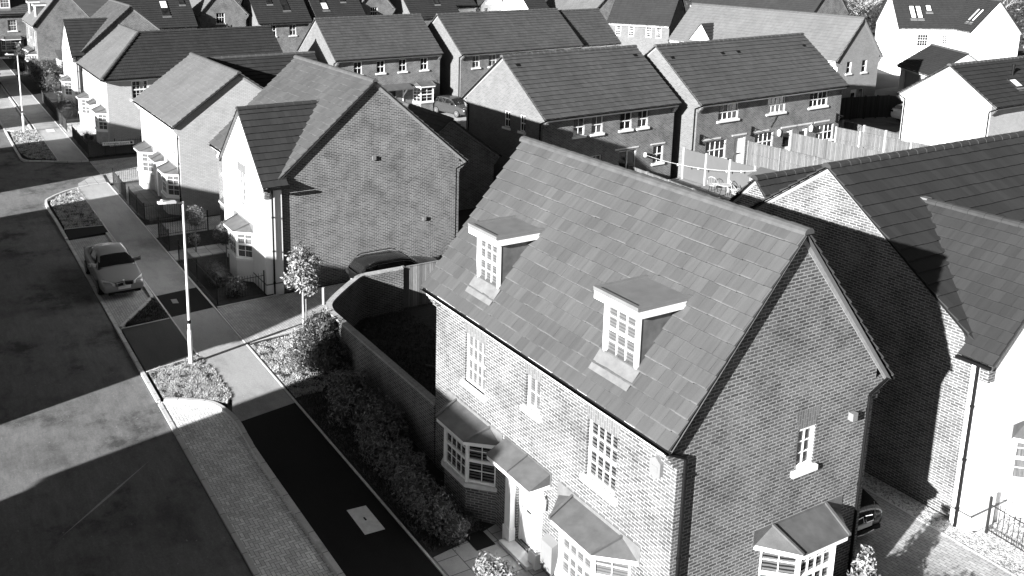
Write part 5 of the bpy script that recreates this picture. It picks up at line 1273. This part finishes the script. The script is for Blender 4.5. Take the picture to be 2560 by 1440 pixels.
# ================================================================== vehicles
def loft(m, rings, mi=0, close_ends=True, smooth=True):
    for i in range(len(rings) - 1):
        a, b = rings[i], rings[i + 1]
        for k in range(len(a) - 1): m.face([a[k], a[k + 1], b[k + 1], b[k]], mi, smooth=smooth)
    if close_ends: m.face([p for p in rings[0]][::-1], mi); m.face([p for p in rings[-1]], mi)
def car(label, x, y, rz, paint, kind='saloon', name='parked_car', plate=None, group='parked cars'):
    t = thing(name, label, 'car', (x, y, ROADZ if y < 8.1 and x > -50 and abs(y) < 8 else 0), rz, group)
    if kind == 'saloon': L, Wd, prof = 4.9, 1.86, [(2.45, .30, .58, .66), (2.38, .22, .70, .80), (2.1, .2, .76, .84), (1.7, .19, .84, .88), (1.0, .19, .92, .98), (.75, .19, .94, 1.0), (-.6, .19, .97, 1.0), (-1.75, .19, 1.0, 1.06), (-2.2, .22, 1.0, 1.08), (-2.4, .3, .95, 1.02), (-2.45, .38, .8, .86)]
    else: L, Wd, prof = 4.3, 1.8, [(2.15, .32, .6, .68), (2.08, .24, .74, .82), (1.8, .2, .84, .9), (1.3, .19, .95, 1.0), (.9, .19, .98, 1.04), (-.6, .19, 1.0, 1.04), (-1.7, .2, 1.03, 1.06), (-2.05, .26, 1.02, 1.05), (-2.15, .36, .85, .9)]
    hw = Wd / 2; b = M(); rings = []
    nose = prof[0][0]
    for (px, zb, zs, zt) in prof:
        e = abs(px) / nose; w = hw * (1 - .13 * max(0, (e - .62) / .38) ** 2)
        half = [(0, zb), (w * .82, zb), (w * .96, zb + .1), (w, zb + .26), (w * 1.0, (zb + zs) / 2 + .08), (w * .975, zs - .05), (w * .92, zs + .005), (w * .62, zt - .01), (0, zt + .015)]
        rings.append([Vector((px, -a, z)) for a, z in half[::-1]] + [Vector((px, a, z)) for a, z in half[1:]])
    loft(b, rings[::-1]); bo = b.build('body', paint, t, weld=True)
    md = bo.modifiers.new('smooth', 'SUBSURF'); md.levels = 1; md.render_levels = 2
    # cabin
    if kind == 'saloon': st = [(.98, .97, .97, .80, .80), (.30, 1.36, .98, .80, .62), (-.05, 1.44, .98, .80, .61), (-.75, 1.45, .99, .80, .61), (-1.2, 1.36, 1.0, .79, .6), (-1.8, 1.05, 1.03, .74, .72)]
    elif kind == 'estate': st = [(.95, 1.0, .98, .80, .78), (.25, 1.42, 1.0, .80, .66), (-.2, 1.52, 1.0, .81, .66), (-1.4, 1.52, 1.02, .8, .65), (-1.85, 1.42, 1.03, .78, .62), (-2.08, 1.07, 1.04, .74, .72)]
    else: st = [(1.1, 1.0, .98, .78, .76), (.3, 1.42, 1.0, .79, .62), (-.2, 1.52, 1.0, .8, .62), (-1.1, 1.5, 1.02, .79, .6), (-1.7, 1.36, 1.03, .76, .58), (-2.05, 1.05, 1.04, .72, .7)]
    c = M(); rr_ = []
    for (px, zt, zb, wb, wt) in st:
        half = [(wb, zb - .03), (wb * .995, zb + .02), (wt + (wb - wt) * .12, zt - .09), (wt, zt - .035), (wt * .82, zt), (0, zt + .02)]
        rr_.append([Vector((px, a, z)) for a, z in half] + [Vector((px, -a, z)) for a, z in half[-2::-1]])
    loft(c, rr_, close_ends=True); co = c.build('cabin', paint, t, weld=True)
    # glazing: slightly proud panels following the cabin
    def lerp(a, b2, f): return a + (b2 - a) * f
    def ringpt(i, f, k):    # point between station i and i+1 at profile index k (0 belt .. 3 roof edge)
        return lerp(rr_[i][k], rr_[i + 1][k], f)
    for sg in (0, 1):
        gm = M()
        n_ = len(rr_[0])
        idx = (lambda k: k) if sg == 0 else (lambda k: n_ - 1 - k)
        segs = [(0, .22, 1, .98), (1, .0, 2, .98), (2, .06, 3, .98), (3, .06, 4, .55)]
        for (i, f0, i2, f1) in segs:
            a0, a1 = lerp(rr_[i][idx(1)], rr_[i + 1][idx(1)], f0), lerp(rr_[i][idx(1)], rr_[i + 1][idx(1)], f1); b0, b1 = lerp(rr_[i][idx(2)], rr_[i + 1][idx(2)], f0), lerp(rr_[i][idx(2)], rr_[i + 1][idx(2)], f1)
            o_ = Vector((0, .012 if sg == 0 else -.012, .006)); up = .05
            q4 = [lerp(a0, b0, up) + o_, lerp(a1, b1, up) + o_, lerp(a1, b1, .97) + o_, lerp(a0, b0, .97) + o_]
            gm.face(q4[::-1] if sg == 0 else q4)
        gm.build('side_window', 'glassc', t)
        tm = M(); P = []
        for i in range(5): P.append(rr_[i][idx(2)] + Vector((0, .02 if sg == 0 else -.02, .012)))
        tm.tube(P, .014, 4); tm.build('window_trim', 'chrome', t)
    for nm, i, f0, f1 in (('windscreen', 0, .06, .95), ('rear_window', 4, .12, .92)):
        gm = M(); A, B = rr_[i], rr_[i + 1]; n_ = len(A); K = [2, 4, 5, 6, n_ - 3] if False else [2, 5, n_ - 3]
        row0 = [lerp(A[k], B[k], f0) for k in (1, 4, 5, 6, n_ - 2)]; row1 = [lerp(A[k], B[k], f1) for k in (2, 4, 5, 6, n_ - 3)]
        if nm == 'rear_window': row0 = [lerp(A[k], B[k], f0) for k in (2, 4, 5, 6, n_ - 3)]; row1 = [lerp(A[k], B[k], f1) for k in (1, 4, 5, 6, n_ - 2)]
        o_ = Vector((.015 if nm == 'windscreen' else -.015, 0, .015))
        for k in range(4): gm.face([row0[k] + o_, row0[k + 1] + o_, row1[k + 1] + o_, row1[k] + o_], smooth=True)
        gm.build(nm, 'glassc', t)
    # wheels
    for wx in (L * .295, -L * .285):
        for sg in (-1, 1):
            q = M(); yy = sg * (hw - .10); q.tube([(wx, yy - .11, .32), (wx, yy + .11, .32)], .325, 20)
            o = q.build('wheel', 'tyre', t)
            q = M(); ye = yy + sg * .112
            q.tube([(wx, ye - .002, .32), (wx, ye + sg * .006, .32)], .06, 10)
            for k in range(10):
                a = k * math.pi / 5; d = Vector((math.cos(a), 0, math.sin(a))); p = Vector((wx, ye, .32)); s2 = Vector((-d.z, 0, d.x)) * .02
                q.obox(p + d * .05 - s2, d * .17, s2 * 2, Vector((0, sg * .008, 0)))
            for k in range(20):
                a, a2 = k * math.pi / 10, (k + 1) * math.pi / 10; f = lambda an, r_: Vector((wx + r_ * math.cos(an), ye + sg * .006, .32 + r_ * math.sin(an)))
                z4 = [f(a, .205), f(a2, .205), f(a2, .235), f(a, .235)]; q.face(z4 if sg < 0 else z4[::-1])
            q.build('rim', 'rim', o)
    fx = nose
    # front lamps, grille, plate, mirrors
    for sg in (-1, 1):
        q = M(); pts = [(fx - .02, .40, .60), (fx - .40, .80, .66), (fx - .52, .83, .80), (fx - .28, .66, .80), (fx - .04, .40, .72)]
        P = [Vector((a, sg * w * hw / .93, z)) for a, w, z in pts]; P = P if sg > 0 else P[::-1]; q.prism(P, Vector((.05, sg * .02, .03))); q.build('headlight', 'lamp', t)
        q = M(); q.box((-fx + .0 - .03, sg * hw * .55 if sg > 0 else -hw * .88, .78), (-fx + .25, sg * hw * .88 if sg > 0 else -hw * .55, .94)); q.build('tail_lamp', 'iron' if paint != 'paint_white' else 'black', t)
        q = M(); q.prism([(.72, sg * (hw - .16), .98), (.72, sg * (hw + .17), 1.02), (.60, sg * (hw + .2), 1.03), (.56, sg * (hw - .16), .98)], (0, 0, .13)); q.build('wing_mirror', paint if paint != 'paint_silver' else 'chrome', t)
        q = M(); q.prism([(fx + .0, sg * .03, .58), (fx + .0, sg * .34, .58), (fx - .08, sg * .38, .73), (fx - .07, sg * .03, .77)], (.035, 0, .01)); q.build('grille', 'black', t)
        q = M(); q.tube([(fx + .04, sg * .04, .60), (fx + .04, sg * .3, .60), (fx - .02, sg * .34, .70), (fx - .01, sg * .04, .75), (fx + .04, sg * .04, .60)], .012, 5); q.build('grille_surround', 'chrome', t)
        if kind == 'estate':
            q = M(); q.tube([(.2, sg * .64, 1.47), (.0, sg * .64, 1.57), (-1.5, sg * .63, 1.57), (-1.75, sg * .62, 1.48)], .022, 6); q.build('roof_rail', 'chrome', t)
    q = M(); q.box((fx - .02, -.26, .46), (fx + .045, .26, .57)); q.build('number_plate', 'plate', t)
    q = M(); q.box((-fx - .04, -.26, .55), (-fx + .02, .26, .66)); q.build('number_plate', 'plate', t)
    q = M(); q.box((fx - .3, -hw * .72, .25), (fx + .012, hw * .72, .36)); q.build('lower_intake', 'black', t)
    q = M(); q.tube([(fx - .14, -hw * .8, .3), (fx + .0, -hw * .5, .27), (fx + .03, 0, .26), (fx + .0, hw * .5, .27), (fx - .14, hw * .8, .3)], .012, 5); q.build('bumper_trim', 'chrome', t)
    q = M(); q.tube([(fx - .12, 0, .79), (fx - .115, 0, .80)], .04, 12); q.build('badge', 'plate', t)
    return t
mm, nt, b_ = mat('car_glass'); b_.inputs['Base Color'].default_value = g(.01); b_.inputs['Roughness'].default_value = .04; b_.inputs['Specular IOR Level'].default_value = .6; MT['glassc'] = mm
bm_ = car('silver-grey saloon parked facing the viewer in the block-paved bay', -41.05, 7.12, 0, 'paint_silver', 'saloon')
bm_.location.z = -.06
car('black estate car with bright roof rails parked on the driveway against the plain gable', -34.3, 18.0, R(90), 'paint_black', 'estate')
car('second black car, mostly hidden, parked beyond the estate on the driveway', -34.5, 23.2, R(90), 'paint_black', 'hatch')
car('dark grey hatchback parked in front of the back terrace beside the wheelie bins', -68.0, 41.0, R(14), 'paint_grey', 'hatch')
car('white car parked in the shaded court, partly behind the white painted gable', -47.4, 74.0, R(75), 'paint_white', 'hatch')
car('dark car nose with a round badge peeping out beyond the corner of the foreground house', -15.15, 20.2, R(-2), 'paint_black', 'hatch')
car('dark car at the extreme left edge of the road', -104.0, 7.1, 0, 'paint_black', 'hatch')

# ================================================================== yard clutter behind the terraces
def local(house, x, y, z): return house.matrix_basis @ Vector((x, y, z))
def onwall(name, house, build, m, par=True):
    q = M(); build(q); return q.build(name, m, house)
for x in (.55, 5.35, 14.2):
    q = M(); y = OVH
    q.box((x - .05, y - .06, 2.6), (x + .05, y, 3.15)); q.tube([(x, y - .03, 3.1), (x, y - .55, 3.02)], .025, 5); q.box((x - .1, y - .1, 2.52), (x + .1, y, 2.6)); q.tube([(x, y - .45, 3.0), (x, y - .05, 2.65)], .018, 5); q.build('clothes_line_bracket', 'black', HT4)
for x in (.75, 3.5, 5.4, 8.3, 9.9, 11.8):
    q = M(); q.box((x, OVH - .03, 2.68), (x + 1.7 if x not in (3.5,) else x + 1.4, OVH, 2.78)); q.build('lintel', 'cream', HT4)
for x, z in ((8.0, 2.25), (11.35, 2.2)):
    q = M(); q.tube([(x, OVH - .12, z), (x, OVH - .12, z + .3)], .1, 6, r2=.13); q.tube([(x, OVH - .12, z + .3), (x, OVH - .12, z + .45)], .13, 6, r2=.02); q.build('wall_lantern', 'white', HT4)
q = M(); q.tube([(7.75, OVH - .1, 4.3), (7.6, OVH - .03, 3.4), (7.2, OVH - .03, 2.9)], .015, 4); q.build('cable', 'black', HT4)
q = M(); q.tube([(8.05, OVH - .14, 2.0), (8.05, OVH - .14, 2.25)], .09, 6); q.build('wall_lantern', 'white', HT3)
for a, b in ((8.6, 9.8), (5.7, 7.6)):
    q = M(); q.box((a, OVH - .03, 2.62), (b, OVH, 2.7)); q.build('lintel', 'cream', HT3)

def wheelie(label, x, y, rz, m='black'):
    t = thing('wheelie_bin', label, 'bin', (x, y, 0), rz, 'wheelie bins by the dark hatchback')
    q = M(); q.prism([(-.24, -.27, .08), (.24, -.27, .08), (.24, .27, .08), (-.24, .27, .08)], (0, 0, .9)); q.build('bin_body', m, t)
    q = M(); q.prism([(-.29, -.33, .98), (-.29, .33, .98), (-.29, .33, 1.08), (-.29, -.33, 1.02)], (.58, 0, 0)); q.build('lid', m, t)
    for s in (-1, 1):
        q = M(); q.tube([(s * .25, .25, .1), (s * .2, .25, .1)], .1, 10); q.build('wheel', 'tyre', t)
wheelie('black wheelie bin on the left of the pair by the dark hatchback', -71.4, 42.1, R(60)); wheelie('black wheelie bin with a pale lid sticker, right of the pair', -70.6, 42.5, R(60))
# shed
t = thing('garden_shed', 'small pale shed with a flat felt roof in the yard corner', 'shed', (-35.4, 40.7, .5), R(3))
q = M(); q.box((0, 0, 0), (2.6, 1.9, 1.45)); q.build('wall', 'wood', t)
q = M(); q.prism([(-.12, -.12, 1.46), (2.75, -.12, 1.46), (2.75, 1.0, 1.85), (-.12, 1.0, 1.85)], (0, 0, .04)); q.prism([(-.12, 1.0, 1.85), (2.75, 1.0, 1.85), (2.75, 2.05, 1.5), (-.12, 2.05, 1.5)], (0, 0, .04)); q.build('roof', 'panel', t)
def chair(label, x, y, rz):
    t = thing('garden_chair', label, 'chair', (x * .967, y * .967, .5), rz, 'wire garden chairs on the sunny patio')
    q = M(); N_ = 12; P = [Vector((.36 * math.cos(2 * math.pi * k / N_), .33 * math.sin(2 * math.pi * k / N_), .42 + (.0 if math.sin(2 * math.pi * k / N_) < 0 else .55 * math.sin(2 * math.pi * k / N_)))) for k in range(N_ + 1)]
    q.tube(P, .02, 5); q.build('backrest', 'wood', t)
    q = M(); q.tube([Vector((.24 * math.cos(2 * math.pi * k / N_), .24 * math.sin(2 * math.pi * k / N_), .40)) for k in range(N_ + 1)], .018, 5)
    for k in range(N_): q.tube([(.24 * math.cos(2 * math.pi * k / N_), .24 * math.sin(2 * math.pi * k / N_), .40), P[k]], .008, 3)
    q.prism([(.22 * math.cos(2 * math.pi * k / 8), .22 * math.sin(2 * math.pi * k / 8), .39) for k in range(8)], (0, 0, .015)); q.build('seat', 'wood', t)
    for k in range(4):
        a = .78 + k * 1.57; q = M(); q.tube([(.2 * math.cos(a), .2 * math.sin(a), .39), (.28 * math.cos(a), .28 * math.sin(a), 0)], .016, 5); q.build('leg', 'black', t)
chair('pale wire garden chair on the left, by the grey panel fence', -39.2, 42.0, R(200)); chair('dark-framed wire garden chair behind the little table', -37.9, 42.35, R(150)); chair('pale wire garden chair on the right, nearest the shed', -37.2, 41.75, R(120))
t = thing('garden_table', 'small round glass garden table between the wire chairs', 'table', (-36.85, 40.4, .5))
q = M(); q.tube([(0, 0, .68), (0, 0, .71)], .38, 16); q.build('tabletop', 'wood', t)
for k in range(3):
    a = k * 2.09; q = M(); q.tube([(.1 * math.cos(a), .1 * math.sin(a), .68), (.3 * math.cos(a), .3 * math.sin(a), 0)], .015, 5); q.build('leg', 'black', t)
t = thing('washing_line', 'white washing line with pegs strung across the yard between the house wall and the shed', 'washing line', (0, 0, 0))
a, b = local(HT3, 8.1, OVH - .1, 2.1), Vector((-35.4, 41.2, 2.25)); P = [a.lerp(b, k / 16) - Vector((0, 0, 1.3 * (k / 16) * (1 - k / 16))) for k in range(17)]
t.location = P[0]; q = M(); q.tube([p - P[0] for p in P], .008, 4); q.build('line', 'white', t)
for k in (5, 8, 12, 14):
    q = M(); c0 = P[k] - P[0]; q.box((c0.x - .03, c0.y - .03, c0.z - .09), (c0.x + .03, c0.y + .03, c0.z + .03)); q.build('peg', 'white', t)
t = thing('barbecue', 'dark covered barbecue beside the white back door', 'barbecue', (-39.2, 43.4, .5))
q = M(); q.prism([(-.35, -.25, .5), (.35, -.25, .5), (.35, .25, .5), (-.35, .25, .5)], (0, 0, .4)); q.tube([(-.33, 0, .9), (.33, 0, .9)], .22, 10); q.build('hood', 'black', t)
for dx in (-.3, .3):
    q = M(); q.tube([(dx, 0, 0), (dx, 0, .5)], .025, 5); q.build('leg', 'black', t)

# doormat, path plants, timber edging in the lawn
o = M(); o.box((-17.95, 11.3, .031), (-17.3, 11.85, .045)); tag(o.build('doormat', 'mat'), 'black square mat on the paving near the front door', 'mat')
o = M(); o.obox((-26.9, 15.2, 0), (1.4, 1.1, 0), (-.04, .05, 0), (0, 0, .06)); tag(o.build('timber_edging', 'post_t'), 'thin timber edging strip lying in the dark rear lawn', 'edging')
o = M(); o.tube([(-33.9, 14.25, 0), (-33.9, 14.25, .75)], .06, 8); tag(o.build('bollard', 'wood'), 'short pale bollard on the shaded driveway beside the brick wall', 'bollard')
# low curved wall with porch at far left
solidwall('garden_wall', 'low pale curved garden wall by the sunlit shrub at the left', 'wall', arc([(-97, 12.5), (-94, 13.2), (-92.2, 14.3), (-91, 16.0)], 4), 1.7, .22, 'brick_paint', 'cream')
t = thing('garden_room', 'lean-to garden room with glazed front beside the brick gable at the left', 'garden room', (-106.2, 13.8, 0))
q = M(); q.box((.02, .3, 0), (3.2, 5.2, .6)); q.build('base', 'brick_paint', t)
for k, (a, b) in enumerate(((.4, 1.5), (1.65, 2.75), (2.9, 4.0), (4.1, 5.1))):
    q = M(); q.box((3.15, a, .6), (3.2, b, 2.05)); q.build('pane', 'dark', t)
q = M(); q.box((3.14, .3, .6), (3.24, .4, 2.1)); [q.box((3.14, a, .6), (3.24, a + .12, 2.1)) for a in (1.52, 2.77, 4.0, 5.1)]; q.box((3.1, .2, 2.05), (3.3, 5.3, 2.25)); q.box((.02, .25, .6), (3.2, .3, 2.05)); q.build('frame', 'white', t)
q = M(); q.prism([(0, .1, 2.9), (3.35, .1, 2.26), (3.35, 5.4, 2.26), (0, 5.4, 2.9)], (0, 0, .05)); q.build('roof', 'lead', t)

# ================================================================== light, sky, camera
w = bpy.data.worlds.new('World'); sc.world = w; w.use_nodes = True; wn = w.node_tree
sky = wn.nodes.new('ShaderNodeTexSky'); sky.sky_type = 'NISHITA'; sky.sun_disc = False
EL, AZ = 17.0, -73.6       # sun elevation; direction towards the sun, anticlockwise from +x
sky.sun_elevation = R(EL); sky.sun_rotation = R(90 - AZ)
bw = wn.nodes.new('ShaderNodeSeparateColor'); wn.links.new(sky.outputs[0], bw.inputs[0])   # red-filtered black and white
bg = wn.nodes['Background']; wn.links.new(bw.outputs[0], bg.inputs[0]); bg.inputs[1].default_value = SKY
sl_ = bpy.data.lights.new('sun', 'SUN'); sl_.energy = SUN; sl_.angle = R(.55); sl_.color = (1, 1, 1)
so = bpy.data.objects.new('sun', sl_); COL.objects.link(so)
dv = Vector((math.cos(R(AZ)) * math.cos(R(EL)), math.sin(R(AZ)) * math.cos(R(EL)), math.sin(R(EL)))); so.rotation_euler = dv.to_track_quat('Z', 'Y').to_euler(); so.location = (0, 0, 60)
cd = bpy.data.cameras.new('camera'); cam = bpy.data.objects.new('camera', cd); COL.objects.link(cam); sc.camera = cam
f_, pitch, roll, yaw, cz = 2335.1745, .21986733, .00297875, 2.64743655, 15.06154
fw = Vector((math.cos(yaw) * math.cos(pitch), math.sin(yaw) * math.cos(pitch), -math.sin(pitch))); rt = Vector((math.sin(yaw), -math.cos(yaw), 0)); up = rt.cross(fw)
r2 = rt * math.cos(roll) + up * math.sin(roll); u2 = -rt * math.sin(roll) + up * math.cos(roll)
cam.matrix_world = Matrix(((r2.x, u2.x, -fw.x, 0), (r2.y, u2.y, -fw.y, 0), (r2.z, u2.z, -fw.z, cz), (0, 0, 0, 1)))
cd.sensor_width = 36; cd.lens = f_ / 2560 * 36; cd.shift_x = 258.4245 / 2560; cd.shift_y = -360.0218 / 2560; cd.clip_start = .1; cd.clip_end = 3000
sc.view_settings.view_transform = 'Standard'; sc.view_settings.look = 'None'; sc.view_settings.exposure = EXPO; sc.view_settings.gamma = 1
sc.render.film_transparent = False
